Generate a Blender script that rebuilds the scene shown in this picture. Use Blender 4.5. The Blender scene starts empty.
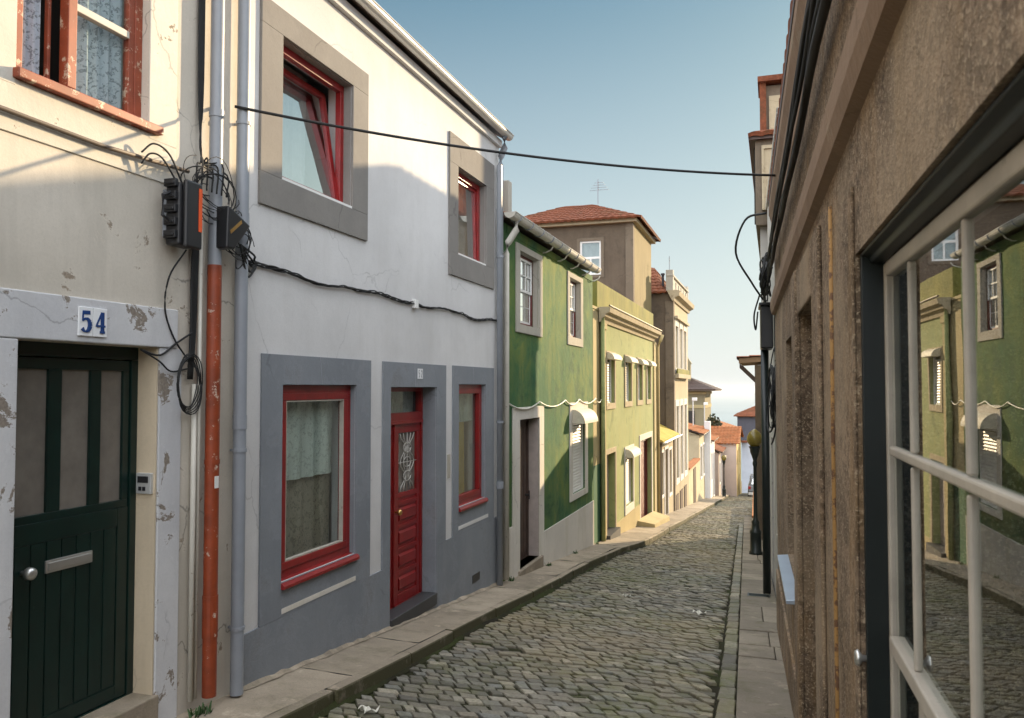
import bpy, bmesh, math, random
from mathutils import Vector, Matrix
random.seed(7)
R = math.radians
sc = bpy.context.scene
COL = sc.collection
EYE = 1.7
YAW, PITCH = R(18.188), R(2.0045)
SUN_AZ, SUN_EL = R(25.0), R(15.5)      # to the right of the street direction (+Y)
DELTA = R(1.95)


def G(y):
    """height of the left pavement along the street, falling towards the sea"""
    if y <= 62:
        return -0.02 - 0.097 * y
    if y <= 200:
        return G(62) - 0.16 * (y - 62)
    return G(200) - 0.085 * (y - 200)


# ------------------------------------------------------------------ materials
MATS = {}


class NT:
    def __init__(s, name):
        s.m = bpy.data.materials.new(name)
        s.m.use_nodes = True
        s.t = s.m.node_tree
        s.t.nodes.clear()
        s.out = s.n('ShaderNodeOutputMaterial')
        s.tc = s.n('ShaderNodeTexCoord')

    def n(s, ty, **kw):
        x = s.t.nodes.new(ty)
        for k, v in kw.items():
            setattr(x, k, v)
        return x

    def l(s, a, b):
        s.t.links.new(a, b)

    def noise(s, scale, detail=4, rough=.6, stretch=None, dist=0, off=0):
        x = s.n('ShaderNodeTexNoise')
        x.inputs['Scale'].default_value = scale
        x.inputs['Detail'].default_value = detail
        x.inputs['Roughness'].default_value = rough
        x.inputs['Distortion'].default_value = dist
        mp = s.n('ShaderNodeMapping')
        mp.inputs['Scale'].default_value = stretch or (1, 1, 1)
        mp.inputs['Location'].default_value = (off, off * .7, off * 1.3)
        s.l(s.tc.outputs['Object'], mp.inputs['Vector'])
        s.l(mp.outputs['Vector'], x.inputs['Vector'])
        return x.outputs['Fac']

    def ramp(s, fac, stops):
        r = s.n('ShaderNodeValToRGB')
        e = r.color_ramp.elements
        while len(e) < len(stops):
            e.new(.5)
        for i, (p, c) in enumerate(stops):
            e[i].position = p
            e[i].color = c if len(c) == 4 else (*c, 1)
        s.l(fac, r.inputs['Fac'])
        return r.outputs['Color']

    def mask(s, fac, a, b):
        r = s.n('ShaderNodeMapRange')
        r.inputs['From Min'].default_value = a
        r.inputs['From Max'].default_value = b
        s.l(fac, r.inputs['Value'])
        return r.outputs['Result']

    def mul(s, a, b, op='MULTIPLY'):
        r = s.n('ShaderNodeMath', operation=op)
        for i, v in enumerate((a, b)):
            if isinstance(v, (int, float)):
                r.inputs[i].default_value = v
            else:
                s.l(v, r.inputs[i])
        return r.outputs[0]

    def mix(s, fac, a, b):
        r = s.n('ShaderNodeMix', data_type='RGBA')
        for k, v in ((0, fac), (6, a), (7, b)):
            if isinstance(v, (int, float)):
                r.inputs[k].default_value = v
            elif isinstance(v, tuple):
                r.inputs[k].default_value = (*v, 1) if len(v) == 3 else v
            else:
                s.l(v, r.inputs[k])
        return r.outputs[2]

    def bump(s, h, strength, dist=.01):
        b = s.n('ShaderNodeBump')
        b.inputs['Strength'].default_value = strength
        b.inputs['Distance'].default_value = dist
        s.l(h, b.inputs['Height'])
        return b.outputs['Normal']

    def z(s):
        x = s.n('ShaderNodeSeparateXYZ')
        g = s.n('ShaderNodeNewGeometry')
        s.l(g.outputs['Position'], x.inputs[0])
        return x.outputs

    def surf(s, col, rough=.8, metal=0, normal=None, spec=.5):
        p = s.n('ShaderNodeBsdfPrincipled')
        if isinstance(col, tuple):
            p.inputs['Base Color'].default_value = (*col[:3], 1)
        else:
            s.l(col, p.inputs['Base Color'])
        if isinstance(rough, (int, float)):
            p.inputs['Roughness'].default_value = rough
        else:
            s.l(rough, p.inputs['Roughness'])
        p.inputs['Metallic'].default_value = metal
        p.inputs['Specular IOR Level'].default_value = spec
        if normal is not None:
            s.l(normal, p.inputs['Normal'])
        s.l(p.outputs[0], s.out.inputs['Surface'])
        return p


def dk(c, f):
    return tuple(min(1, x * f) for x in c)


def plaster(name, c, c2=None, patch=None, patch_lo=.62, patch_hi=.66, patch_scale=3.0, bump=.25, streak=.25, grain=60, off=0,
            rough=.9, streakcol=None, crack=.5):
    m = NT(name)
    big = m.noise(.9, 5, .6, off=off)
    col = m.mix(m.mask(big, .35, .65), dk(c, .93), c2 or dk(c, 1.06))
    st = m.noise(3.2, 4, .65, stretch=(1, 1, .12), off=off + 5)
    col = m.mix(m.mul(m.mask(st, .5, .78), streak), col, streakcol or dk(c, .55))
    fine = m.noise(grain, 3, .7)
    col = m.mix(m.mul(m.mask(fine, .45, .8), .22), col, dk(c, .65))
    md = m.noise(9, 5, .7, off=off + 2)
    col = m.mix(m.mul(m.mask(md, .5, .75), .16), col, dk(c, .7))
    if patch:
        pn = m.noise(patch_scale, 9, .72, off=off + 11, dist=.4)
        pm = m.mask(pn, patch_lo, patch_hi)
        rim = m.mul(m.mask(pn, patch_lo - .03, patch_lo), m.mul(1.0, pm, 'SUBTRACT'))
        col = m.mix(m.mul(rim, .35), col, dk(c, 1.25))
        col = m.mix(pm, col, m.mix(m.mask(fine, .3, .7), patch, dk(patch, .6)))
    if crack:
        v = m.n('ShaderNodeTexVoronoi', feature='DISTANCE_TO_EDGE')
        v.inputs['Scale'].default_value = .8
        wp = m.n('ShaderNodeMixRGB') if False else None
        nzv = m.n('ShaderNodeTexNoise')
        nzv.inputs['Scale'].default_value = 3.0
        nzv.inputs['Detail'].default_value = 6
        m.l(m.tc.outputs['Object'], nzv.inputs['Vector'])
        ad = m.n('ShaderNodeVectorMath', operation='MULTIPLY_ADD')
        m.l(nzv.outputs['Color'], ad.inputs[0])
        ad.inputs[1].default_value = (.35, .35, .35)
        m.l(m.tc.outputs['Object'], ad.inputs[2])
        m.l(ad.outputs[0], v.inputs['Vector'])
        line = m.mul(1.0, m.mask(v.outputs['Distance'], .0015, .006), 'SUBTRACT')
        line = m.mul(line, m.mask(m.noise(.9, 3, .6, off=off + 21), .50, .58))
        col = m.mix(m.mul(line, crack), col, dk(c, .35))
    h = m.mul(m.mul(fine, .35), m.mul(md, 1.0), 'ADD')
    h = m.mul(h, m.mul(m.noise(2.2, 3, .5, off=off + 3), 2.5), 'ADD')
    if patch:
        h = m.mul(h, m.mul(pm, .8), 'SUBTRACT')
    m.surf(col, rough, normal=m.bump(h, bump, .012), spec=.3)
    return m.m


def paint(name, c, rough=.4, wear=0, wearcol=(.3, .25, .2), metal=0, var=.12, bump=.08):
    m = NT(name)
    a = m.noise(6, 5, .65)
    col = m.mix(m.mask(a, .35, .7), c, dk(c, 1 - var))
    if wear:
        w = m.noise(14, 8, .75, off=3)
        col = m.mix(m.mask(w, 1 - wear - .03, 1 - wear), col, wearcol)
    b = m.noise(35, 3, .6, stretch=(1, 1, .3))
    m.surf(col, m.mask(a, -.6 + rough * .5, 1.2 + rough) if False else rough, metal=metal, normal=m.bump(b, bump, .004))
    return m.m


def glass(name, tint=(.9, .93, .92), boost=1.5, wavy=.02, base=.0):
    m = NT(name)
    fr = m.n('ShaderNodeFresnel')
    fr.inputs['IOR'].default_value = 1.5
    ge = m.n('ShaderNodeNewGeometry')
    inv = m.mul(1.0, ge.outputs['Backfacing'], 'SUBTRACT')
    f = m.mul(m.mul(m.mul(fr.outputs[0], boost), base, 'ADD'), inv)
    cl = m.n('ShaderNodeClamp')
    m.l(f, cl.inputs[0])
    tr = m.n('ShaderNodeBsdfTransparent')
    tr.inputs[0].default_value = (*tint, 1)
    gl = m.n('ShaderNodeBsdfGlossy')
    gl.inputs['Roughness'].default_value = .0
    gl.inputs[0].default_value = (.95, .97, .97, 1)
    w = m.noise(2.2, 2, .5)
    m.l(m.bump(w, wavy, .05), gl.inputs['Normal'])
    mx = m.n('ShaderNodeMixShader')
    m.l(cl.outputs[0], mx.inputs[0])
    m.l(tr.outputs[0], mx.inputs[1])
    m.l(gl.outputs[0], mx.inputs[2])
    m.l(mx.outputs[0], m.out.inputs['Surface'])
    return m.m


def lace(name, c, hole=.35, scale=14, base=.12):
    m = NT(name)
    d = m.n('ShaderNodeBsdfDiffuse')
    tl = m.n('ShaderNodeBsdfTranslucent')
    soft = m.noise(3, 3, .6, stretch=(1, 1, .3))
    cc = m.mix(m.mask(soft, .35, .65), dk(c, .8), c)
    m.l(cc, d.inputs[0])
    m.l(cc, tl.inputs[0])
    a = m.n('ShaderNodeMixShader')
    a.inputs[0].default_value = .25
    m.l(d.outputs[0], a.inputs[1])
    m.l(tl.outputs[0], a.inputs[2])
    pat = m.noise(scale, 3, .55, dist=1.2)
    sp = m.noise(scale * 3, 2, .5)
    f = m.mul(m.mul(m.mul(m.mask(pat, .50, .58), m.mask(sp, .40, .50)), hole), base, 'ADD')
    tr = m.n('ShaderNodeBsdfTransparent')
    mx = m.n('ShaderNodeMixShader')
    m.l(f, mx.inputs[0])
    m.l(a.outputs[0], mx.inputs[1])
    m.l(tr.outputs[0], mx.inputs[2])
    m.l(mx.outputs[0], m.out.inputs['Surface'])
    return m.m


def tile_mat(name, c):
    m = NT(name)
    a = m.noise(3, 6, .7)
    b = m.noise(22, 4, .7)
    col = m.mix(m.mask(a, .35, .65), c, dk(c, .55))
    col = m.mix(m.mul(m.mask(b, .45, .7), .6), col, dk(c, 1.5))
    col = m.mix(m.mul(m.mask(m.noise(1.3, 6, .7, off=4), .55, .7), .5), col, (.07, .065, .03))
    m.surf(col, .85, normal=m.bump(b, .3, .02), spec=.2)
    return m.m


M = {}
M['beige'] = plaster('beige_plaster', (.575, .525, .445), (.64, .585, .505), patch=(.36, .29, .22), patch_lo=.605, patch_hi=.64, patch_scale=3.5, streak=.5, off=1, crack=.7)
M['surround54'] = plaster('peeling_white_paint', (.58, .58, .595), (.65, .645, .64), patch=(.30, .255, .21), patch_lo=.585, patch_hi=.60, patch_scale=4.5, streak=.3, off=4)
M['jamb54'] = plaster('jamb_plaster', (.64, .53, .38), streak=.5, off=8)
M['white52'] = plaster('white_render', (.64, .63, .62), (.69, .68, .67), streak=.28, bump=.18, off=2, streakcol=(.50, .48, .45), crack=.35)
M['grey52'] = plaster('grey_render', (.215, .232, .255), (.245, .262, .282), streak=.3, bump=.25, off=3, streakcol=(.31, .31, .32), patch=(.27, .275, .285), patch_lo=.55, patch_hi=.72, patch_scale=2.2, crack=.25)
M['greyup'] = plaster('stone_grey_render', (.215, .20, .185), (.25, .235, .215), streak=.2, bump=.25, off=5)
M['green'] = plaster('mossy_green_plaster', (.034, .118, .047), (.14, .19, .042), streak=.5, bump=.5, off=6, streakcol=(.26, .26, .07), grain=40, patch=(.026, .095, .048), patch_lo=.52, patch_hi=.68, patch_scale=1.1)
M['whiteold'] = plaster('old_white_plaster', (.66, .62, .56), patch=(.36, .30, .20), patch_lo=.66, patch_hi=.72, patch_scale=2.5, streak=.45, off=9, streakcol=(.40, .36, .2))
M['stonetrim'] = plaster('granite_trim', (.42, .39, .33), streak=.3, grain=90, off=10)
M['palegreen'] = plaster('pale_green_plaster', (.275, .315, .135), (.33, .35, .16), streak=.65, off=12, streakcol=(.36, .33, .10), patch=(.20, .24, .10), patch_lo=.53, patch_hi=.68, patch_scale=1.5)
M['paleyellow'] = plaster('pale_yellow_plaster', (.44, .36, .19), streak=.5, off=13)
M['mossgreen'] = plaster('moss_parapet', (.16, .165, .04), (.24, .22, .05), streak=.7, off=14, streakcol=(.10, .09, .03))
M['darkgreenbase'] = plaster('dark_green_paint', (.05, .13, .07), streak=.2, off=15)
M['brownwall'] = plaster('brown_grey_plaster', (.118, .090, .064), (.145, .112, .080), streak=.5, off=16, patch=(.075, .06, .045), patch_lo=.52, patch_hi=.72, patch_scale=.9)
M['creamstone'] = plaster('cream_stone', (.42, .35, .235), streak=.6, off=17, patch=(.27, .21, .13), patch_lo=.56, patch_hi=.7, patch_scale=1.6)
M['cream'] = plaster('cream_plaster', (.52, .44, .29), streak=.45, off=18, patch=(.38, .31, .19), patch_lo=.55, patch_hi=.7, patch_scale=1.5)
M['yellowp'] = plaster('ochre_plaster', (.62, .44, .17), streak=.35, off=19)
M['pinkp'] = plaster('pinkish_plaster', (.50, .40, .34), streak=.35, off=20)
M['white'] = plaster('white_plaster', (.72, .70, .68), streak=.25, off=21)
M['bluewhite'] = plaster('cool_white_plaster', (.55, .58, .64), streak=.25, off=22)
M['darkslate'] = plaster('slate_cladding', (.09, .09, .11), streak=.2, off=23)
M['olive'] = plaster('olive_plaster', (.24, .21, .13), streak=.3, off=24)
M['rightpale'] = plaster('pale_rough_plaster', (.50, .48, .44), patch=(.2, .19, .16), patch_lo=.55, patch_hi=.7, patch_scale=2.2, streak=.5, bump=.5, off=25)
M['tan'] = plaster('tan_plaster', (.17, .135, .098), streak=.5, off=26, patch=(.10, .08, .06), patch_lo=.52, patch_hi=.68, patch_scale=1.4)


def rough_stone():
    m = NT('brown_roughcast')
    c = (.235, .168, .112)
    a = m.noise(2.2, 6, .72)
    b = m.noise(20, 6, .82)
    d = m.noise(75, 3, .8)
    col = m.mix(m.mask(a, .36, .62), dk(c, .55), dk(c, 1.4))
    col = m.mix(m.mul(m.mask(b, .46, .56), .75), col, dk(c, .30))
    col = m.mix(m.mul(m.mask(d, .54, .62), .8), col, (.50, .40, .28))
    st = m.noise(4, 5, .65, stretch=(1, 1, .25), off=3)
    col = m.mix(m.mul(m.mask(st, .52, .68), .4), col, (.34, .21, .09))
    pt = m.noise(.9, 5, .6, off=8)
    col = m.mix(m.mul(m.mask(pt, .50, .62), .5), col, (.40, .31, .21))
    h = m.mul(m.mul(b, 1.2), m.mul(d, .8), 'ADD')
    m.surf(col, .92, normal=m.bump(h, .75, .018), spec=.25)
    return m.m


M['brownstone'] = rough_stone()
M['brownpaint'] = plaster('brown_mouldings', (.23, .155, .10), streak=.5, off=27, bump=.5, patch=(.33, .26, .18), patch_lo=.55, patch_hi=.66, patch_scale=2)
M['rust'] = paint('rust_orange_metal', (.34, .19, .06), .8, wear=.45, wearcol=(.12, .06, .03), bump=.5)
M['red'] = paint('red_gloss_paint', (.28, .013, .013), .35, var=.35)
M['redwood'] = paint('orange_red_wood', (.30, .062, .025), .5, wear=.40, wearcol=(.5, .38, .28), var=.4)
M['darkred'] = paint('dark_red_paint', (.14, .022, .018), .5, var=.3)
M['brownwood'] = paint('dark_brown_wood', (.075, .042, .030), .55, var=.4, bump=.3)
M['palewood'] = paint('pale_pink_wood', (.48, .40, .36), .6, var=.2, bump=.2)
M['greendoor'] = paint('dark_green_gloss', (.004, .020, .016), .3, wear=.30, wearcol=(.03, .055, .045), var=.3)
M['greenblack'] = paint('green_black_frame', (.005, .010, .010), .45, var=.3)
M['pvcgrey'] = paint('grey_pvc', (.27, .29, .32), .4)
M['zinc'] = paint('pale_zinc', (.62, .62, .60), .38, metal=.35)
M['claygutter'] = paint('weathered_zinc', (.56, .53, .46), .55, wear=.36, wearcol=(.3, .26, .2))
M['orangepipe'] = paint('orange_pipe_paint', (.31, .055, .016), .5, wear=.37, wearcol=(.5, .38, .3), var=.45)
M['black'] = paint('black_plastic', (.018, .018, .020), .4)
M['cable'] = paint('black_rubber', (.010, .010, .010), .75)
M['browncable'] = paint('brown_cable', (.12, .09, .07), .6)
M['whitecable'] = paint('white_cable', (.62, .6, .52), .5)
M['orangestrip'] = paint('orange_plastic', (.75, .10, .02), .4)
M['steel'] = paint('brushed_steel', (.62, .62, .60), .3, metal=.8)
M['brass'] = paint('brass', (.65, .42, .15), .3, metal=.9)
M['ironwhite'] = paint('pale_wrought_iron', (.55, .52, .47), .45, metal=.2)
M['whitepaint'] = paint('white_gloss_paint', (.78, .77, .74), .4, var=.08)
M['creamframe'] = paint('cream_window_paint', (.44, .40, .34), .45, wear=.33, wearcol=(.26, .23, .19), var=.25, bump=.3)
M['bluesill'] = paint('blue_grey_sill', (.36, .42, .50), .3, metal=.3)
M['numtile'] = paint('white_glazed_tile', (.80, .81, .82), .2, var=.05)
M['numblue'] = paint('blue_glaze', (.02, .06, .20), .25)
M['darkstone'] = paint('dark_threshold_stone', (.045, .045, .047), .55)
M['iron'] = paint('dark_green_iron', (.008, .014, .013), .4)
M['lampglass'] = paint('yellowed_lamp_glass', (.20, .15, .025), .25, var=.4)
M['tile'] = tile_mat('clay_tiles', (.22, .075, .035))
M['tilered'] = tile_mat('red_clay_tiles', (.19, .062, .030))
M['tileorange'] = tile_mat('orange_clay_tiles', (.33, .12, .045))
M['mossroof'] = plaster('mossy_roof', (.40, .30, .05), (.48, .36, .08), streak=.3, off=30)
M['awning'] = paint('cream_awning_cloth', (.62, .56, .44), .7, wear=.36, wearcol=(.45, .38, .26), var=.2)
M['ochreside'] = plaster('ochre_brown_plaster', (.23, .18, .085), streak=.6, off=41)
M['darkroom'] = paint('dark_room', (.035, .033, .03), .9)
M['glass'] = glass('window_glass')
M['glassup'] = glass('sky_window_glass', boost=2.2, base=.38)
M['glassnear'] = glass('old_window_glass', boost=1.2, wavy=.006, base=.03)
M['frosted'] = paint('frosted_glass', (.20, .18, .155), .22, var=.25)
M['lace'] = lace('white_lace', (.82, .88, .80), .25, 20, .03)
M['laceheavy'] = lace('blue_white_lace', (.70, .76, .84), .5, 26, .08)
M['drape'] = lace('white_net_curtain', (.80, .82, .84), .1, 20, .03)
M['yellowdrape'] = lace('mustard_curtain', (.45, .34, .10), 0, 10, 0)
M['greendrape'] = lace('pale_green_curtain', (.45, .52, .45), .2, 12, .05)
M['reflection_pattern'] = lace('brown_reflection_sheet', (.46, .40, .31), .35, 22, .03)  # brown reflection of the opposite wall put into the colour
M['dirt'] = plaster('dark_earth', (.06, .055, .03), streak=.1, off=31)
M['carpaint'] = paint('dark_car_paint', (.10, .105, .11), .25)
M['tyre'] = paint('tyre_rubber', (.015, .015, .015), .8)


def cobble_mat():
    m = NT('granite_cobbles')
    ge = m.n('ShaderNodeNewGeometry')
    rnd = ge.outputs['Random Per Island']
    col = m.ramp(rnd, [(0, (.085, .080, .066)), (.3, (.165, .150, .118)), (.6, (.225, .198, .148)), (.85, (.175, .176, .158)), (1, (.38, .34, .26))])
    f = m.noise(30, 5, .8)
    col = m.mix(m.mul(m.mask(f, .42, .66), .6), col, (.055, .050, .036))
    g = m.noise(.8, 5, .65, off=2)
    g2 = m.noise(7, 5, .75)
    mm = m.mul(m.mask(g, .42, .60), m.mask(g2, .38, .62))
    col = m.mix(m.mul(mm, .8), col, (.115, .125, .035))
    w = m.noise(.45, 4, .6, off=9)
    col = m.mix(m.mul(m.mask(w, .46, .64), .45), col, (.28, .215, .115))
    m.surf(col, m.mask(g2, -.5, 1.3), normal=m.bump(f, .7, .012), spec=.5)
    return m.m


def joint_mat():
    m = NT('mossy_joints')
    a = m.noise(1.1, 5, .65)
    b = m.noise(40, 4, .7)
    col = m.mix(m.mask(a, .4, .62), (.022, .018, .011), (.034, .042, .010))
    col = m.mix(m.mul(m.mask(b, .45, .7), .5), col, (.02, .02, .012))
    m.surf(col, .95, normal=m.bump(b, .6, .02), spec=.2)
    return m.m


def slab_mat(name, c, moss=.5, side=0):
    m = NT(name)
    ge = m.n('ShaderNodeNewGeometry')
    rnd = ge.outputs['Random Per Island']
    col = m.mix(rnd, dk(c, .72), dk(c, 1.18))
    a = m.noise(2.0, 6, .7)
    f = m.noise(70, 3, .7)
    col = m.mix(m.mul(m.mask(a, .42, .68), .6), col, dk(c, .50))
    col = m.mix(m.mul(m.mask(f, .45, .75), .4), col, dk(c, .45))
    g = m.noise(3.2, 6, .7, off=7)
    col = m.mix(m.mul(m.mask(g, .52, .66), moss), col, (.085, .085, .035))
    w = m.noise(4.5, 7, .75, off=3)
    col = m.mix(m.mul(m.mask(w, .58, .68), .5), col, dk(c, 1.6))
    if side:                   # moss and grime that grow on the upright face of the kerb
        nx = m.n('ShaderNodeSeparateXYZ')
        m.l(ge.outputs['True Normal'], nx.inputs[0])
        up = m.mul(1.0, m.mask(nx.outputs[2], .35, .85), 'SUBTRACT')
        col = m.mix(m.mul(up, m.mask(g, .25, .45)), col, m.mix(f, (.055, .045, .025), (.075, .075, .030)))
    m.surf(col, .85, normal=m.bump(m.mul(a, f, 'ADD'), .35, .012), spec=.3)
    return m.m


M['cobble'] = cobble_mat()
M['joint'] = joint_mat()
M['slab'] = slab_mat('pavement_slab', (.36, .30, .225), .35)
M['slabr'] = slab_mat('granite_pavement', (.26, .225, .175))
M['kerb'] = slab_mat('mossy_kerb', (.33, .275, .205), .45, 1)


# ------------------------------------------------------------------ mesh builder
class Fr:
    def __init__(s, o, u, n):
        s.o, s.u, s.n = Vector((o[0], o[1], 0)), Vector((u[0], u[1], 0)), Vector((n[0], n[1], 0))

    def P(s, u, v, w):
        p = s.o + s.u * u + s.n * w
        return Vector((p.x, p.y, v))


LF = Fr((-3.7, 0), (0, 1), (1, 0))
RF = Fr((.33, 0), (-math.sin(DELTA), math.cos(DELTA)), (-math.cos(DELTA), -math.sin(DELTA)))


def wallx(X):                      # facade on the left side at another setback
    return Fr((X, 0), (0, 1), (1, 0))


def facing(Y):                     # wall that faces back up the street (towards -Y); u = X
    return Fr((0, Y), (1, 0), (0, -1))


class MB:
    def __init__(s):
        s.v, s.f = [], []

    def quad(s, *p):
        i = len(s.v)
        s.v += [Vector(q) for q in p]
        s.f.append(tuple(range(i, i + len(p))))
        return s

    def hexa(s, p):                # 8 points: bottom ring 0-3, top ring 4-7
        i = len(s.v)
        s.v += [Vector(q) for q in p]
        for a in ((0, 3, 2, 1), (4, 5, 6, 7), (0, 1, 5, 4), (1, 2, 6, 5), (2, 3, 7, 6), (3, 0, 4, 7)):
            s.f.append(tuple(i + k for k in a))
        return s

    def box(s, x0, x1, y0, y1, z0, z1):
        return s.hexa([(x0, y0, z0), (x1, y0, z0), (x1, y1, z0), (x0, y1, z0), (x0, y0, z1), (x1, y0, z1), (x1, y1, z1), (x0, y1, z1)])

    def fb(s, F, u0, u1, v0, v1, w0, w1):
        return s.hexa([F.P(u0, v0, w0), F.P(u1, v0, w0), F.P(u1, v0, w1), F.P(u0, v0, w1), F.P(u0, v1, w0), F.P(u1, v1, w0), F.P(u1, v1, w1), F.P(u0, v1, w1)])

    def fpoly(s, F, pts, w0, w1):
        i, n = len(s.v), len(pts)
        s.v += [F.P(u, v, w0) for u, v in pts] + [F.P(u, v, w1) for u, v in pts]
        s.f.append(tuple(range(i, i + n)))
        s.f.append(tuple(range(i + 2 * n - 1, i + n - 1, -1)))
        for k in range(n):
            a, b = i + k, i + (k + 1) % n
            s.f.append((a, b, b + n, a + n))
        return s

    def prof(s, F, pts, u0, u1):   # profile (w, v) swept along u
        i, n = len(s.v), len(pts)
        s.v += [F.P(u0, v, w) for w, v in pts] + [F.P(u1, v, w) for w, v in pts]
        s.f.append(tuple(range(i, i + n)))
        s.f.append(tuple(range(i + 2 * n - 1, i + n - 1, -1)))
        for k in range(n):
            a, b = i + k, i + (k + 1) % n
            s.f.append((a, b, b + n, a + n))
        return s

    def tube(s, pts, r, seg=8, cap=True):
        pts = [Vector(p) for p in pts]
        n = len(pts)
        i0 = len(s.v)
        up = Vector((0, 0, 1))
        for k, p in enumerate(pts):
            t = (pts[min(k + 1, n - 1)] - pts[max(k - 1, 0)])
            if t.length < 1e-9:
                t = Vector((0, 0, 1))
            t.normalize()
            a = t.cross(up)
            if a.length < .15:
                a = t.cross(Vector((1, .3, 0)))
            a.normalize()
            b = t.cross(a)
            rr = r[k] if isinstance(r, (list, tuple)) else r
            for j in range(seg):
                an = 2 * math.pi * j / seg
                s.v.append(p + a * math.cos(an) * rr + b * math.sin(an) * rr)
        for k in range(n - 1):
            for j in range(seg):
                a = i0 + k * seg + j
                b = i0 + k * seg + (j + 1) % seg
                s.f.append((a, b, b + seg, a + seg))
        if cap:
            s.f.append(tuple(i0 + j for j in range(seg))[::-1])
            s.f.append(tuple(i0 + (n - 1) * seg + j for j in range(seg)))
        return s

    def cable(s, pts, r, seg=6, sub=6):
        pts = [Vector(p) for p in pts]
        q = [pts[0] * 2 - pts[1]] + pts + [pts[-1] * 2 - pts[-2]]
        out = []
        for k in range(1, len(q) - 2):
            for j in range(sub):
                t = j / sub
                a, b, c, d = q[k - 1], q[k], q[k + 1], q[k + 2]
                out.append(.5 * ((2 * b) + (c - a) * t + (2 * a - 5 * b + 4 * c - d) * t * t + (3 * b - a - 3 * c + d) * t ** 3))
        out.append(pts[-1])
        return s.tube(out, r, seg)

    def lathe(s, c, prof, seg=16):  # prof (r, z)
        i0 = len(s.v)
        for r, z in prof:
            for j in range(seg):
                an = 2 * math.pi * j / seg
                s.v.append(Vector((c[0] + r * math.cos(an), c[1] + r * math.sin(an), c[2] + z)))
        for k in range(len(prof) - 1):
            for j in range(seg):
                a = i0 + k * seg + j
                b = i0 + k * seg + (j + 1) % seg
                s.f.append((a, b, b + seg, a + seg))
        s.f.append(tuple(i0 + j for j in range(seg))[::-1])
        s.f.append(tuple(i0 + (len(prof) - 1) * seg + j for j in range(seg)))
        return s

    def wall(s, F, u0, u1, v0, v1, holes=(), t=.3):
        us = sorted({u0, u1} | {h[0] for h in holes} | {h[1] for h in holes})
        vs = sorted({v0, v1} | {h[2] for h in holes} | {h[3] for h in holes})
        for a, b in zip(us, us[1:]):
            for c, d in zip(vs, vs[1:]):
                mu, mv = (a + b) / 2, (c + d) / 2
                if any(h[0] < mu < h[1] and h[2] < mv < h[3] for h in holes):
                    continue
                s.quad(F.P(a, c, 0), F.P(b, c, 0), F.P(b, d, 0), F.P(a, d, 0))
        for h in holes:
            a, b, c, d = h[:4]
            s.quad(F.P(a, c, 0), F.P(a, d, 0), F.P(a, d, -t), F.P(a, c, -t))
            s.quad(F.P(b, c, 0), F.P(b, d, 0), F.P(b, d, -t), F.P(b, c, -t))
            s.quad(F.P(a, c, 0), F.P(b, c, 0), F.P(b, c, -t), F.P(a, c, -t))
            s.quad(F.P(a, d, 0), F.P(b, d, 0), F.P(b, d, -t), F.P(a, d, -t))
        return s

    def shell(s, F, u0, u1, v0, v1, depth, top=True):
        s.quad(F.P(u0, v0, 0), F.P(u0, v1, 0), F.P(u0, v1, -depth), F.P(u0, v0, -depth))
        s.quad(F.P(u1, v0, 0), F.P(u1, v1, 0), F.P(u1, v1, -depth), F.P(u1, v0, -depth))
        s.quad(F.P(u0, v0, -depth), F.P(u1, v0, -depth), F.P(u1, v1, -depth), F.P(u0, v1, -depth))
        if top:
            s.quad(F.P(u0, v1, 0), F.P(u1, v1, 0), F.P(u1, v1, -depth), F.P(u0, v1, -depth))
        return s

    def surround(s, F, o, h, w0, w1):
        """flat frame between an outer rectangle o and a hole h (u0,u1,v0,v1)"""
        if o[2] < h[2]:
            s.fb(F, o[0], o[1], o[2], h[2], w0, w1)
        if o[3] > h[3]:
            s.fb(F, o[0], o[1], h[3], o[3], w0, w1)
        s.fb(F, o[0], h[0], h[2], h[3], w0, w1)
        s.fb(F, h[1], o[1], h[2], h[3], w0, w1)
        return s

    def tiles(s, a, b, c, d, pitch=.22, rows=None, amp=.028):
        """pantiles on the quad a-b (eave) to d-c (ridge)"""
        a, b, c, d = map(Vector, (a, b, c, d))
        w = max((b - a).length, (c - d).length)
        L = ((d + c) / 2 - (a + b) / 2).length
        nc = max(2, int(w / pitch))
        nr = rows or max(2, int(L / .30))
        nrm = (b - a).cross(d - a).normalized()
        if nrm.z < 0:
            nrm = -nrm
        seg = 4
        for r in range(nr):
            f0, f1 = r / nr, (r + 1) / nr
            i0 = len(s.v)
            for q, f in enumerate((f0, f1)):
                e0, e1 = a.lerp(d, f), b.lerp(c, f)
                for k in range(nc * seg + 1):
                    x = k / (nc * seg)
                    hgt = amp * abs(math.sin(math.pi * k / seg)) + (.022 if q == 0 else 0)
                    s.v.append(e0.lerp(e1, x) + nrm * hgt)
            m = nc * seg + 1
            for k in range(m):
                s.v.append(s.v[i0 + k] - nrm * (.075 if r == 0 else .05))
            for k in range(nc * seg):
                s.f.append((i0 + k, i0 + k + 1, i0 + m + k + 1, i0 + m + k))
                s.f.append((i0 + 2 * m + k, i0 + 2 * m + k + 1, i0 + k + 1, i0 + k))
        return s


LOC = {}


def link(o):
    COL.objects.link(o)
    return o


def mesh(name, mb, mat, loc, smooth=False, recalc=True):
    me = bpy.data.meshes.new(name)
    l = Vector(loc)
    me.from_pydata([tuple(v - l) for v in mb.v], [], mb.f)
    if recalc:
        bm = bmesh.new()
        bm.from_mesh(me)
        bmesh.ops.recalc_face_normals(bm, faces=bm.faces)
        bm.to_mesh(me)
        bm.free()
    if smooth:
        me.polygons.foreach_set('use_smooth', [True] * len(me.polygons))
    me.materials.append(mat)
    me.update()
    return me


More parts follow.
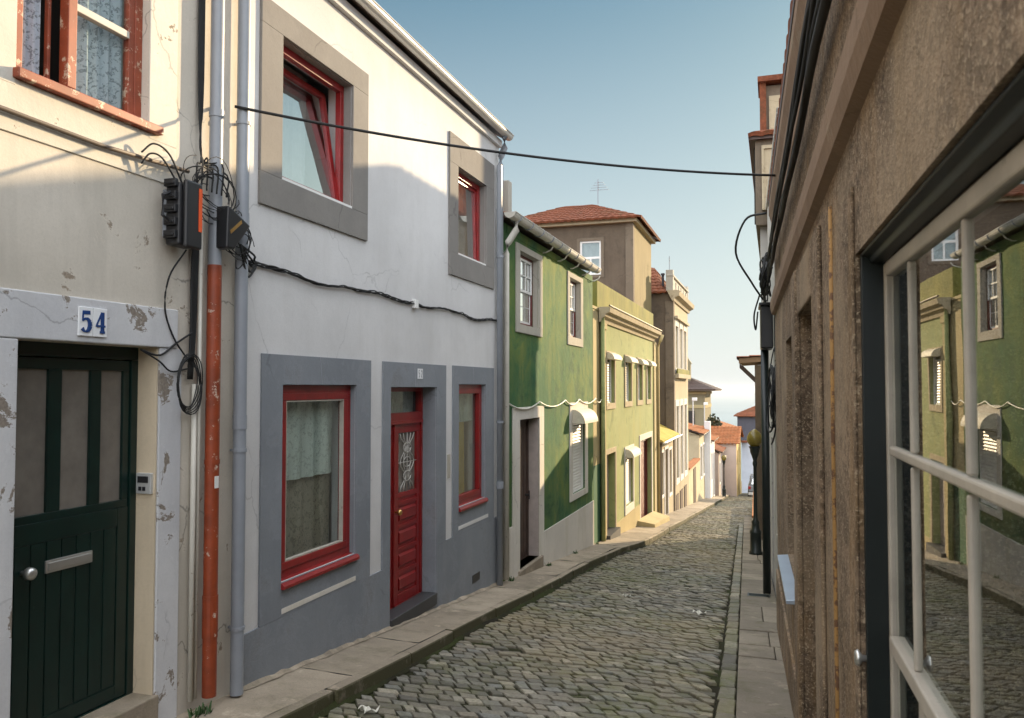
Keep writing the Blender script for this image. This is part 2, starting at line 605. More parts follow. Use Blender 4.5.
def tagit(o, label, cat, group=None):
    o['label'] = label
    o['category'] = cat
    if group:
        o['group'] = group


def thing(name, label, cat, loc, group=None):
    o = link(bpy.data.objects.new(name, None))
    o.location = loc
    o.empty_display_size = .3
    tagit(o, label, cat, group)
    LOC[o.name] = Vector(loc)
    return o


def root_of(o):
    while o.parent:
        o = o.parent
    return o


def bevel(o, w):
    b = o.modifiers.new('edge', 'BEVEL')
    b.width = w
    b.segments = 2
    b.limit_method = 'ANGLE'
    b.angle_limit = R(40)
    b.harden_normals = False


def part(name, mb, mat, parent, label=None, bev=0, smooth=False):
    rt = root_of(parent)
    o = link(bpy.data.objects.new(name, mesh(name, mb, M[mat] if isinstance(mat, str) else mat, LOC[rt.name], smooth)))
    o.parent = parent
    if label:
        o['label'] = label
    if bev:
        bevel(o, bev)
    return o


def solo(name, mb, mat, label, cat, loc, group=None, smooth=False, bev=0):
    o = link(bpy.data.objects.new(name, mesh(name, mb, M[mat], loc, smooth)))
    o.location = loc
    LOC[o.name] = Vector(loc)
    tagit(o, label, cat, group)
    if bev:
        bevel(o, bev)
    return o


def struct(name, mb, mat, smooth=False):
    o = link(bpy.data.objects.new(name, mesh(name, mb, M[mat] if isinstance(mat, str) else mat, (0, 0, 0), smooth)))
    o['kind'] = 'structure'
    return o


def pane_mb(F, rects, w):
    mb = MB()
    for a, b, c, d in rects:
        mb.fb(F, a, b, c, d, w - .004, w)
    return mb


def curtain_mb(F, u0, u1, v0, v1, w, folds=9, amp=.02, wav=0):
    mb = MB()
    n = folds * 6
    rows = 5
    i0 = len(mb.v)
    ph = random.uniform(0, 6)
    for r in range(rows + 1):
        v = v1 + (v0 - v1) * r / rows
        for k in range(n + 1):
            x = k / n
            ww = w + amp * math.sin(x * folds * 6.283 + ph + .5 * math.sin(x * 9 + r * .3)) * (.5 + .5 * r / rows)
            vv = v + (wav * abs(math.sin(x * folds * 3.1416)) if r == rows else 0)
            mb.v.append(F.P(u0 + (u1 - u0) * x, vv, ww))
    for r in range(rows):
        for k in range(n):
            a = i0 + r * (n + 1) + k
            mb.f.append((a, a + 1, a + n + 2, a + n + 1))
    return mb


def window(F, root, u0, u1, v0, v1, w, frame, fw=.06, nu=1, nv=1, mw=.03, pane='glass', th=.05, curtain=None, cw=None, cfold=8, backing=.5, name='window', label=None, sill=None, bev=.004):
    """frame of a window in a hole; panes, curtain and dark backing hang under it"""
    mb = MB()
    mb.surround(F, (u0, u1, v0, v1), (u0 + fw, u1 - fw, v0 + fw, v1 - fw), w - th, w)
    iu0, iu1, iv0, iv1 = u0 + fw, u1 - fw, v0 + fw, v1 - fw
    for k in range(1, nu):
        x = iu0 + (iu1 - iu0) * k / nu
        mb.fb(F, x - mw / 2, x + mw / 2, iv0, iv1, w - th + .006, w - .012)
    for k in range(1, nv):
        y = iv0 + (iv1 - iv0) * k / nv
        mb.fb(F, iu0, iu1, y - mw / 2, y + mw / 2, w - th + .008, w - .014)
    o = part(name, mb, frame, root, label, bev=bev)
    part('pane', pane_mb(F, [(iu0, iu1, iv0, iv1)], w - th * .6), pane, o)
    if curtain:
        cu0, cu1, cv0, cv1 = cw or (iu0, iu1, iv0, iv1)
        part('curtain', curtain_mb(F, cu0, cu1, cv0, cv1, w - th - .06, cfold), curtain, o)
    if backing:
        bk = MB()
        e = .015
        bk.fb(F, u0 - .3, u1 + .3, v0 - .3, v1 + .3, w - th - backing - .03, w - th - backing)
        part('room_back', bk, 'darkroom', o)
    if sill:
        sm, so, sh, sw = sill      # material, overhang, height, proud
        part('sill', MB().fb(F, u0 - so, u1 + so, v0 - sh, v0 - .002, w - th, sw), sm, o, bev=.006)
    return o


# ------------------------------------------------------------------ setting
def band(x0f, x1f, ys, zf):
    mb = MB()
    i0 = len(mb.v)
    for y in ys:
        mb.v.append(Vector((x0f(y), y, zf(y))))
        mb.v.append(Vector((x1f(y), y, zf(y))))
    for k in range(len(ys) - 1):
        a = i0 + 2 * k
        mb.f.append((a, a + 1, a + 3, a + 2))
    return mb


def wallR(y):
    return .33 - .03404 * y


ys = [-30, -10] + [float(k) for k in range(0, 70, 2)] + [80, 100, 140, 200, 300, 420, 640]
land = MB()
XS = [-400, -60, -20, -8, 0, 8, 20, 60, 400]
for j, y in enumerate(ys):
    for x in XS:
        land.v.append(Vector((x, y, G(max(y, -30)) - .35 - (0 if y < 640 else 4))))
n = len(XS)
for j in range(len(ys) - 1):
    for k in range(n - 1):
        a = j * n + k
        land.f.append((a, a + 1, a + n + 1, a + n))
struct('ground', land, 'dirt')


def sea_mat():
    m = NT('sea_water')
    a = m.noise(.02, 5, .6, stretch=(.3, 1, 1))
    b = m.noise(.004, 4, .6, stretch=(.2, 1, 1), off=3)
    col = m.mix(m.mask(b, .4, .6), (.11, .17, .19), (.16, .22, .24))
    m.surf(col, .3, normal=m.bump(a, .25, 1.6), spec=.4)
    return m.m


SEA_Z = G(640) + 2
sea = MB()
sea.quad((-12000, 560, SEA_Z), (12000, 560, SEA_Z), (12000, 14000, SEA_Z), (-12000, 14000, SEA_Z))
struct('sea', sea, sea_mat())


def kerb_left(y):
    """X of the left kerb edge"""
    base = -3.10 + .02 * math.sin(y * 1.3)
    if y < 16.3:
        return base
    if y < 18.2:
        return base + .28 * (y - 16.3) / 1.9
    return -2.84 + .02 * math.sin(y)


def kerb_right(y):
    return wallR(y) - .42


KERB = .12
ysr = [-6 + k * .5 for k in range(0, 140)]
struct('road_bed', band(lambda y: kerb_left(y) - .05, lambda y: kerb_right(y) + .05 if y < 30 else kerb_right(30) + 1.2, ysr, lambda y: G(y) - KERB - .022), 'joint')

# cobbles, each a worn block
cob = MB()


def stone(pts, zf, top, inset, dome):
    c = Vector((sum(p[0] for p in pts) / 4, sum(p[1] for p in pts) / 4, 0))
    i = len(cob.v)
    tz = random.uniform(-.007, .007)
    tx, ty = random.uniform(-.035, .035), random.uniform(-.035, .035)
    for p in pts:
        cob.v.append(Vector((p[0], p[1], zf(p[1]) - .03)))
    for p in pts:
        q = c + (Vector((p[0], p[1], 0)) - c) * .97
        cob.v.append(Vector((q.x, q.y, zf(q.y) + top * .45 + tz)))
    for p in pts:
        q = c + (Vector((p[0], p[1], 0)) - c) * inset
        cob.v.append(Vector((q.x, q.y, zf(q.y) + top + tz + (q.x - c.x) * tx + (q.y - c.y) * ty)))
    cob.v.append(Vector((c.x, c.y, zf(c.y) + top + dome + tz)))
    for k in range(4):
        a, b = k, (k + 1) % 4
        cob.f.append((i + a, i + b, i + 4 + b, i + 4 + a))
        cob.f.append((i + 4 + a, i + 4 + b, i + 8 + b, i + 8 + a))
        cob.f.append((i + 8 + a, i + 8 + b, i + 12))


def road_z(y):
    return G(y) - KERB - .012


rowh, colw = .118, .143
e1 = Vector((1, .06))
shear = -.72
nrow = int(66 / rowh)
for r in range(nrow):
    y0 = 1.0 + r * rowh
    off = random.uniform(-.04, .04)
    x = -3.3 + ((shear * r * rowh) % colw) + off - .45
    hgt = rowh * random.uniform(.90, .97)
    bend = .05 * math.sin(y0 * .7)
    while x < .7:
        w = colw * random.choice([.7, .85, .95, 1, 1.05, 1.15, 1.4])
        g = .016
        jit = lambda s=.010: random.uniform(-s, s)
        def pt(a, b):
            yy = y0 + b + (a + 1.8) * (.06 + .03 * math.sin(y0 * .4)) + .03 * math.sin(a * 2.2 + y0 * .6)
            return (a + shear * b, yy)
        p = [pt(x + g / 2 + jit(), g / 2 + jit()), pt(x + w - g / 2 + jit(), g / 2 + jit()), pt(x + w - g / 2 + jit(), hgt - g / 2 + jit()), pt(x + g / 2 + jit(), hgt - g / 2 + jit())]
        cx, cy = sum(q[0] for q in p) / 4, sum(q[1] for q in p) / 4
        kr = kerb_right(cy) - .165 if cy < 27 else .9
        kl = kerb_left(cy) + .012
        p = [(min(max(q[0], kl), kr), q[1]) for q in p]
        if min(p[1][0] - p[0][0], p[2][0] - p[3][0]) > .035 and random.random() > .002:
            stone(p, road_z, random.uniform(.006, .016) - (.012 if random.random() < .04 else 0), random.uniform(.84, .93), random.uniform(-.002, .003))
        x += w
# gutter course beside the right kerb
y = 1.0
while y < 27:
    Ls = random.uniform(.20, .42)
    a, b = kerb_right(y) - .150, kerb_right(y) - .015
    j = lambda: random.uniform(-.006, .006)
    stone([(a + j(), y), (b + j(), y), (b + j(), y + Ls - .02), (a + j(), y + Ls - .02)], road_z, random.uniform(.012, .022), .86, .002)
    y += Ls
o = struct('road', cob, 'cobble')

# left pavement: worn slabs with a mossy kerb course
pv = MB()
y = -2.0
while y < 52:
    Ls = random.uniform(1.1, 1.9)
    if y < 3:
        pass
    y1 = y + Ls
    n = 6
    g = .006
    i = len(pv.v)
    for k in range(n + 1):
        yy = y + g + (Ls - 2 * g) * k / n
        kx = kerb_left(yy) - .098
        for q in range(5):
            x = -3.72 + (kx + 3.72) * q / 4
            pv.v.append(Vector((x, yy, G(yy) + random.uniform(-.004, .004) + .012 * (1 - q / 4))))
    for k in range(n):
        for q in range(4):
            a = i + k * 5 + q
            pv.f.append((a, a + 1, a + 6, a + 5))
    y = y1
struct('pavement', pv, 'slab', smooth=True)
kb = MB()
y = -2.0
while y < 52:
    Ls = random.uniform(.8, 1.6)
    a, b = y + .006, y + Ls - .006
    j = lambda s=.012: random.uniform(-s, s)
    k0, k1 = kerb_left(a) + j(), kerb_left(b) + j()
    za, zb = G(a) + j(.006), G(b) + j(.006)
    kb.hexa([(k0 - .11, a, za - .3), (k0, a, za - .3), (k1, b, zb - .3), (k1 - .11, b, zb - .3),
             (k0 - .11, a, za), (k0 - .012, a, za - .004), (k1 - .012, b, zb - .004), (k1 - .11, b, zb)])
    y += Ls
o = struct('kerb', kb, 'kerb')
bevel(o, .018)
# mossy foot of the kerb: the dirt and weeds caught in the gutter
ft = MB()
pr = None
for k in range(0, 130):
    yy = .5 + k * .4
    kx = kerb_left(yy)
    h = random.uniform(.01, .04)
    cur = (Vector((kx - .02, yy, G(yy) - KERB + h)), Vector((kx + random.uniform(.012, .045), yy, G(yy) - KERB - .012)))
    if pr:
        ft.quad(pr[0], pr[1], cur[1], cur[0])
    pr = cur
o = link(bpy.data.objects.new('gutter_moss', mesh('gutter_moss', ft, M['joint'], (0, 0, 0), True)))
o['kind'] = 'stuff'

# right pavement: slabs across the full width
pr_ = MB()
y = 1.0
while y < 30:
    Ls = random.choice([.5, .75, .95, 1.15]) * random.uniform(.9, 1.1)
    j = lambda s=.008: random.uniform(-s, s)
    a, b = y + .005, y + Ls - .008
    split = random.random() < .35
    cuts = [0, random.uniform(.55, .75), 1] if split else [0, 1]
    for c0, c1 in zip(cuts, cuts[1:]):
        def X(yy, c):
            return kerb_right(yy) + .0 + (wallR(yy) + .05 - kerb_right(yy)) * c
        za, zb = G(a) - .035 + j(), G(b) - .035 + j()
        x00, x10, x01, x11 = X(a, c0) + .004, X(a, c1) - .004, X(b, c0) + .004, X(b, c1) - .004
        pr_.hexa([(x00, a, za - .3), (x10, a, za - .3), (x11, b, zb - .3), (x01, b, zb - .3), (x00, a, za), (x10, a, za), (x11, b, zb), (x01, b, zb)])
    y += Ls
o = struct('pavement', pr_, 'slabr')
bevel(o, .010)


# ------------------------------------------------------------------ helpers for facades
def downpipe(root, F, u, v0, v1, r, w, mat, clamps=(), name='downpipe', seg=14, joints=()):
    o = part(name, MB().tube([F.P(u, v0, w), F.P(u, v1, w)], r, seg), mat, root, smooth=True)
    e = o.modifiers.new('edges', 'EDGE_SPLIT')
    if clamps or joints:
        for c in clamps:
            mb = MB().tube([F.P(u, c - .012, w), F.P(u, c + .012, w)], r + .006, seg)
            part('clamp', mb.fb(F, u - .008, u + .008, c - .008, c + .008, 0, w), mat, o)
        for c in joints:
            part('collar', MB().tube([F.P(u, c - .05, w), F.P(u, c + .05, w)], r + .004, seg), mat, o)
        return o


def gutter(root, F, u0, u1, v, w, r, mat, rings=0, name='gutter'):
    """half round gutter with its brackets"""
    mb = MB()
    prof = [(w + r * math.cos(a), v + r * math.sin(a)) for a in [math.pi + math.pi * k / 8 for k in range(9)]]
    prof += [(w + (r - .008) * math.cos(a), v + (r - .008) * math.sin(a)) for a in [2 * math.pi - math.pi * k / 8 for k in range(9)]]
    mb.prof(F, prof, u0, u1)
    for u in (u0, u1):
        pr = [(w + (r - .001) * math.cos(a), v + (r - .001) * math.sin(a)) for a in [math.pi + math.pi * k / 8 for k in range(9)]]
        mb.prof(F, pr, u - .004, u + .004)
    mb.tube([F.P(u0, v, w + r), F.P(u1, v, w + r)], .010, 6)
    o = part(name, mb, mat, root)
    if rings:
        rb = MB()
        for k in range(rings):
            u = u0 + (u1 - u0) * (k + .5) / rings
            rb.tube([F.P(u, v + (r + .006) * math.sin(a), w + (r + .006) * math.cos(a)) for a in [math.pi + math.pi * q / 10 for q in range(11)]], .010, 6)
        part('gutter_bracket', rb, 'pvcgrey', o)
    return o


def roof_slab(root, F, u0, u1, v_e, w_e, v_r, w_r, mat='tile', under='brownwood', th=.06):
    t = MB().tiles(F.P(u0, v_e, w_e), F.P(u1, v_e, w_e), F.P(u1, v_r, w_r), F.P(u0, v_r, w_r))
    o = part('roof', t, mat, root)
    b = MB().hexa([F.P(u0, v_e - th, w_e), F.P(u1, v_e - th, w_e), F.P(u1, v_r - th, w_r), F.P(u0, v_r - th, w_r),
                   F.P(u0, v_e - .004, w_e), F.P(u1, v_e - .004, w_e), F.P(u1, v_r - .004, w_r), F.P(u0, v_r - .004, w_r)])
    part('soffit', b, under, o)
    return o


def reveal(root, F, h, t, mat, sides='lrtb'):
    e, g = .005, .0008
    for q in sides:
        mb = MB()
        if q == 'l':
            mb.fb(F, h[0] + g, h[0] + e, h[2] + e, h[3] - e, -t, -.001)
        elif q == 'r':
            mb.fb(F, h[1] - e, h[1] - g, h[2] + e, h[3] - e, -t, -.001)
        elif q == 't':
            mb.fb(F, h[0] + g, h[1] - g, h[3] - e, h[3] - g, -t, -.0012)
        else:
            mb.fb(F, h[0] + g, h[1] - g, h[2] + g, h[2] + e, -t, -.0012)
        part('reveal', mb, mat, root)


def back_roof(root, F, u0, u1, v_e, v_r, w_r, depth, mat='tile'):
    t = MB().tiles(F.P(u1, v_e, -depth - .2), F.P(u0, v_e, -depth - .2), F.P(u0, v_r, w_r), F.P(u1, v_r, w_r))
    part('roof', t, mat, root)
    return [MB().quad(F.P(u, v_e - .08, 0), F.P(u, v_r - .02, w_r), F.P(u, v_e - .08, -depth)) for u in (u0, u1)]


# ------------------------------------------------------------------ house 54
F = LF
h54 = thing('town_house', 'weathered beige house with a dark green door and the blue number 54 on white tiles', 'house', (-3.7, 2, G(2)))
D54 = (3.10, 4.10, -.22, 1.95)
W54 = (3.06, 3.98, 3.34, 5.0)
wl = MB().wall(F, -4, 4.965, -1.5, 6.3, [D54, W54], t=.26)
wl.shell(F, -4, 4.965, -1.5, 6.3, 6)
part('wall', wl, 'beige', h54)
roof_slab(h54, F, -4, 4.965, 6.35, .35, 8.1, -3)
back_roof(h54, F, -4, 4.965, 6.35, 8.1, -3, 6)
sur = MB()
sur.fb(F, 2.2, 4.25, 1.95, 2.20, 0, .022)
sur.fb(F, 2.75, 3.10, -.6, 1.948, 0, .02)
sur.fb(F, 4.10, 4.30, -.6, 1.948, 0, .014)
part('door_surround', sur, 'surround54', h54, bev=.008)
part('door_reveal', MB().fb(F, 4.092, 4.099, -.22, 1.95, -.158, -.001), 'jamb54', h54)
part('doorstep', MB().fb(F, 3.0, 4.12, -.55, -.215, -.25, .03), 'slab', h54, bev=.01)
# the door itself: boarded lower half, three frosted lights above
dw = -.16
d = MB()
d.surround(F, (3.10, 4.10, -.22, 1.95), (3.16, 4.04, -.21, 1.87), dw - .05, dw + .012)
door = part('door', d, 'greendoor', h54, bev=.004)
leaf = MB()
lights = [(3.215, 3.445), (3.535, 3.735), (3.815, 3.985)]
leaf.fb(F, 3.165, 4.035, .955, 1.0, dw - .04, dw)
leaf.fb(F, 3.165, 4.035, 1.80, 1.865, dw - .04, dw)
xs = [3.165] + [x for p in lights for x in p] + [4.035]
for a, b in zip(xs[::2], xs[1::2]):
    leaf.fb(F, a, b, 1.0, 1.80, dw - .04, dw)
leaf.fb(F, 3.165, 4.035, -.205, .955, dw - .04, dw - .006)
for k in range(7):                       # tongue and groove boards
    a = 3.25 + k * .1
    leaf.fb(F, a + .004, a + .096, -.12, .84, dw - .006, dw + .001)
leaf.fb(F, 3.165, 3.248, -.205, .955, dw - .006, dw + .004)
leaf.fb(F, 3.952, 4.035, -.205, .955, dw - .006, dw + .004)
leaf.fb(F, 3.248, 3.952, -.205, -.122, dw - .006, dw + .004)
leaf.fb(F, 3.248, 3.952, .842, .955, dw - .006, dw + .004)
part('door_leaf', leaf, 'greendoor', door, bev=.004)
part('pane', pane_mb(F, [(a - .005, b + .005, .995, 1.805) for a, b in lights], dw - .018), 'frosted', door)
sl = MB().fb(F, 3.44, 3.76, .665, .735, dw, dw + .012)
sl.fb(F, 3.455, 3.745, .678, .722, dw + .012, dw + .018)
part('letter_slot', sl, 'steel', door, bev=.003)
kn = MB().tube([F.P(3.30, .70, dw), F.P(3.30, .70, dw + .035), F.P(3.30, .70, dw + .045), F.P(3.30, .70, dw + .075), F.P(3.30, .70, dw + .085)], [.012, .012, .034, .032, .015], 14)
part('knob', kn, 'steel', door, smooth=True)
FN_ = F
F = Fr((-3.7, -.035), (0, 1), (1, 0))
# number tiles 54
num = MB().fb(F, 3.495, 3.592, 1.985, 2.15, .022, .032)
num.fb(F, 3.596, 3.693, 1.985, 2.15, .022, .032)
tl = part('house_number', num, 'numtile', h54, 'white glazed tiles with the blue number 54', bev=.003)


def stroke(mb, F, pts, widths, w0, w1):
    for k in range(len(pts) - 1):
        (a, b), (c, e) = pts[k], pts[k + 1]
        du, dv = c - a, e - b
        L = math.hypot(du, dv) or 1
        nx, ny = -dv / L, du / L
        wa, wb = widths[k] / 2, widths[k + 1] / 2
        eu, ev = du / L * .001, dv / L * .001
        mb.fpoly(F, [(a + nx * wa - eu, b + ny * wa - ev), (a - nx * wa - eu, b - ny * wa - ev), (c - nx * wb + eu, e - ny * wb + ev), (c + nx * wb + eu, e + ny * wb + ev)], w0, w1 + k * .0002)


dg = MB()
o5 = (3.543, 2.0675)
S = .118
five = [(.24, .46), (-.20, .46), (-.22, .02)]
stroke(dg, F, [(o5[0] + x * S * .8, o5[1] + y * S) for x, y in [(-.22, .42), (.28, .44)]], [.022, .022], .032, .0345)
stroke(dg, F, [(o5[0] + x * S * .8, o5[1] + y * S) for x, y in [(-.21, .5), (-.25, .02)]], [.010, .010], .032, .0352)
arc = [(-.25, .03), (-.08, .14), (.12, .12), (.25, -.02), (.28, -.2), (.2, -.38), (.02, -.48), (-.16, -.46), (-.28, -.34)]
stroke(dg, F, [(o5[0] + x * S * .8, o5[1] + y * S) for x, y in arc], [.008, .012, .018, .026, .028, .024, .012, .012, .022], .032, .0360)
part('digit', dg, 'numblue', tl)
dg = MB()
o4 = (3.645, 2.0675)
stroke(dg, F, [(o4[0] + x * S * .8, o4[1] + y * S) for x, y in [(.14, .5), (.14, -.42)]], [.026, .026], .032, .0345)
stroke(dg, F, [(o4[0] + x * S * .8, o4[1] + y * S) for x, y in [(.08, .48), (-.32, -.16)]], [.012, .010], .032, .0352)
stroke(dg, F, [(o4[0] + x * S * .8, o4[1] + y * S) for x, y in [(-.34, -.17), (.34, -.17)]], [.012, .012], .032, .0360)
stroke(dg, F, [(o4[0] + x * S * .8, o4[1] + y * S) for x, y in [(-.04, -.46), (.30, -.46)]], [.014, .014], .032, .0370)
part('digit', dg, 'numblue', tl)
F = FN_
ic = MB().fb(F, 4.099, 4.105, 1.03, 1.15, -.10, -.012)
icp = part('intercom', MB().fb(facing(4.099), -3.83, -3.715, 1.03, 1.16, 0, .03), 'zinc', h54, bev=.004)
part('button', MB().fb(facing(4.069), -3.805, -3.785, 1.05, 1.075, 0, .006).fb(facing(4.069), -3.775, -3.755, 1.05, 1.075, 0, .006).fb(facing(4.069), -3.815, -3.735, 1.10, 1.14, 0, .004), 'black', icp)
# red casement upstairs with lace curtains
u0, u1, v0, v1 = W54
ww = -.05
fm = MB().surround(F, (u0, u1, v0, v1), (u0 + .05, u1 - .06, v0 + .04, v1 - .05), ww - .06, ww)
win = part('window', fm, 'redwood', h54, 'peeling orange red casement with lace curtains', bev=.004)
cs = MB()
cs.fb(F, 3.415, 3.475, v0 + .04, v1 - .05, ww - .05, ww + .015)      # meeting stiles
cs.fb(F, 3.35, 3.37, v0 + .04, v1 - .05, ww - .09, ww - .06)
cs.fb(F, u0 + .05, u0 + .09, v0 + .04, v1 - .05, ww - .05, ww - .005)
cs.fb(F, u1 - .105, u1 - .06, v0 + .04, v1 - .05, ww - .05, ww - .005)
part('sash', cs, 'redwood', win, bev=.004)
cr = MB().fb(F, 3.475, u1 - .105, 3.84, 3.885, ww - .045, ww)
cr.fb(F, u0 + .09, 3.35, 3.90, 3.945, ww - .085, ww - .045)
part('crossbar', cr, 'claygutter', win, 'crossbars with yellow flaking paint', bev=.004)
part('pane', pane_mb(F, [(3.475, u1 - .105, v0 + .04, v1 - .05)], ww - .03), 'glass', win)
part('curtain', curtain_mb(F, 3.48, u1 - .07, v0 + .02, v1 - .05, ww - .085, 5, .018, .05), 'laceheavy', win)
part('curtain', curtain_mb(F, u0 + .04, 3.33, v0 + .02, v1 - .05, ww - .095, 4, .02, .05), 'laceheavy', win)
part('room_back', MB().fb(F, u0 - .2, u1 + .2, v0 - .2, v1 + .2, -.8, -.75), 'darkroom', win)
part('sill', MB().fb(F, 3.04, 4.06, 3.285, 3.338, -.1, .055), 'redwood', win, bev=.006)
sb = MB()
sb.fb(F, 2.86, 3.06, 3.25, 5.2, 0, .012)
sb.fb(F, 3.98, 4.22, 3.25, 5.2, 0, .012)
sb.fb(F, 2.86, 4.22, 3.0, 3.284, 0, .010)
part('window_surround', sb, M['surround54'], h54, bev=.004) if False else part('window_surround', sb, plaster('cream_peeling_surround', (.64, .60, .52), patch=(.34, .28, .21), patch_lo=.63, patch_hi=.65, patch_scale=5, off=33), h54, bev=.004)
# pipes on the joint of the two houses
op = part('downpipe', MB().tube([F.P(4.53, -.37, .075), F.P(4.53, 2.53, .075)], .047, 16), 'orangepipe', h54, 'downpipe painted orange red in its lower half', smooth=True)
op.modifiers.new('edges', 'EDGE_SPLIT')
part('collar', MB().tube([F.P(4.53, .02, .075), F.P(4.53, .30, .075)], .051, 16), 'orangepipe', op)
part('clamp', MB().tube([F.P(4.53, 1.18, .075), F.P(4.53, 1.21, .075)], .051, 16), 'orangepipe', op)
part('sticker', MB().fb(F, 4.50, 4.54, 1.02, 1.10, .121, .124), 'whitepaint', op)
up = part('downpipe', MB().tube([F.P(4.53, 2.53, .075), F.P(4.53, 6.2, .075)], .045, 16), 'pvcgrey', h54, smooth=True)
up.modifiers.new('edges', 'EDGE_SPLIT')
part('collar', MB().tube([F.P(4.53, 3.55, .075), F.P(4.53, 3.60, .075)], .050, 16), 'pvcgrey', up)
cd = MB()
cd.tube([F.P(4.40, -.36, .03), F.P(4.40, 1.72, .03)], .018, 8)
cd.tube([F.P(4.445, -.36, .03), F.P(4.445, 2.9, .03)], .014, 8)
part('conduit', cd, 'claygutter', h54, smooth=True)

# ------------------------------------------------------------------ house 52
h52 = thing('town_house', 'white rendered house with grey plinth, red windows and a red double door', 'house', (-3.7, 7.8, G(7.8)))
w1, w3, dr = (5.43, 6.60, .17, 1.72), (9.13, 10.09, .23, 1.735), (7.30, 8.46, -.665, 1.70)
a1, a2 = (5.38, 6.49, 3.34, 4.49), (9.08, 10.09, 3.33, 4.42)
wl = MB().wall(F, 4.975, 10.66, -2.2, 5.2, [w1, w3, dr, a1, a2], t=.24)
wl.shell(F, 4.975, 10.66, -2.2, 5.2, 7)
part('wall', wl, 'white52', h52)
roof_slab(h52, F, 4.975, 10.66, 5.26, .12, 7.2, -3.5)
g = back_roof(h52, F, 4.975, 10.66, 5.26, 7.2, -3.5, 7)
for x in g:
    part('gable', x, 'white52', h52)
part('eave', MB().fb(F, 4.975, 10.66, 5.10, 5.198, .003, .05), 'white52', h52)
gutter(h52, F, 4.975, 10.70, 5.27, .14, .07, 'zinc')
# grey painted plinth and surrounds
pl = MB()
for a, b in ((4.98, 7.30), (8.46, 10.655)):
    pl.fb(F, a, b, -2.2, -.10, 0, .015)
pl.fb(F, 7.30, 8.46, -2.2, -.668, 0, .0152)
part('plinth', pl, 'grey52', h52)
for o_, h_, seam in (((5.16, 6.88, -.098, 1.955), w1, 5.98), ((7.13, 8.73, -.098, 1.955), (7.30, 8.46, -.098, 1.70), 7.86), ((8.94, 10.42, -.098, 1.96), w3, 9.62)):
    sm = MB().surround(F, o_, h_, 0, .0155)
    q = part('surround', sm, 'grey52', h52)
    part('joint', MB().fpoly(F, [(seam - .012, 1.955), (seam - .002, 1.955), (seam + .030, h_[3]), (seam + .020, h_[3])], .0155, .0165), 'pvcgrey', q)
for o_, h_ in (((5.10, 6.78, 3.09, 4.70), a1), ((8.81, 10.41, 3.05, 4.78), a2)):
    part('surround', MB().surround(F, o_, h_, 0, .025), 'greyup', h52, bev=.004)
part('recess_strip', MB().fb(F, 5.44, 6.60, -.075, -.035, .0155, .019), 'whiteold', h52)
part('recess_strip', MB().fb(F, 9.12, 10.18, -.045, .0, .0155, .019), 'white52', h52)
part('vent', MB().fb(F, 9.60, 9.86, -.80, -.70, .0155, .020), 'black', h52)
for h_, m_, t_ in ((w1, 'grey52', .05), (w3, 'grey52', .05), (dr, 'grey52', .165), (a1, 'greyup', .08), (a2, 'greyup', .08)):
    reveal(h52, F, h_, t_, m_, 'lrt')
# lower windows
wa = window(F, h52, *w1, -.045, 'red', fw=.10, th=.06, curtain='lace', cw=(5.52, 6.50, .92, 1.64), cfold=4, label='large red framed window with half lace curtain')
sa = MB().surround(F, (w1[0] + .07, w1[1] - .07, w1[2] + .07, w1[3] - .07), (w1[0] + .13, w1[1] - .13, w1[2] + .13, w1[3] - .13), -.10, -.035)
part('sash', sa, 'red', wa, bev=.006)
part('bead', MB().surround(F, (w1[0] + .131, w1[1] - .131, w1[2] + .131, w1[3] - .131), (w1[0] + .142, w1[1] - .142, w1[2] + .142, w1[3] - .142), -.08, -.04), 'creamframe', wa)
part('sill', MB().prof(F, [(-.05, .18), (.03, .16), (.045, .14), (.045, .115), (-.05, .115)], w1[0] - .0, w1[1] + .03), 'red', wa, bev=.004)
part('curtain', curtain_mb(F, 5.52, 6.50, .25, .95, -.20, 5, .01), 'reflection_pattern', wa, 'brown patterned sheet imitating the reflected street across the lower half')  # reflection in the lower glass painted as a brown sheet behind it
wb = window(F, h52, *w3, -.045, 'red', fw=.09, th=.06, curtain='yellowdrape', cw=(9.24, 9.72, .3, 1.66), cfold=4, label='narrower red framed window with mustard curtain')
sa = MB().surround(F, (w3[0] + .06, w3[1] - .06, w3[2] + .06, w3[3] - .06), (w3[0] + .12, w3[1] - .12, w3[2] + .12, w3[3] - .12), -.10, -.035)
part('sash', sa, 'red', wb, bev=.006)
part('curtain', curtain_mb(F, 9.2, 10.02, 1.25, 1.66, -.14, 3, .01), 'greendrape', wb)
part('sill', MB().prof(F, [(-.05, .24), (.03, .22), (.045, .20), (.045, .175), (-.05, .175)], w3[0], w3[1] + .03), 'red', wb, bev=.004)
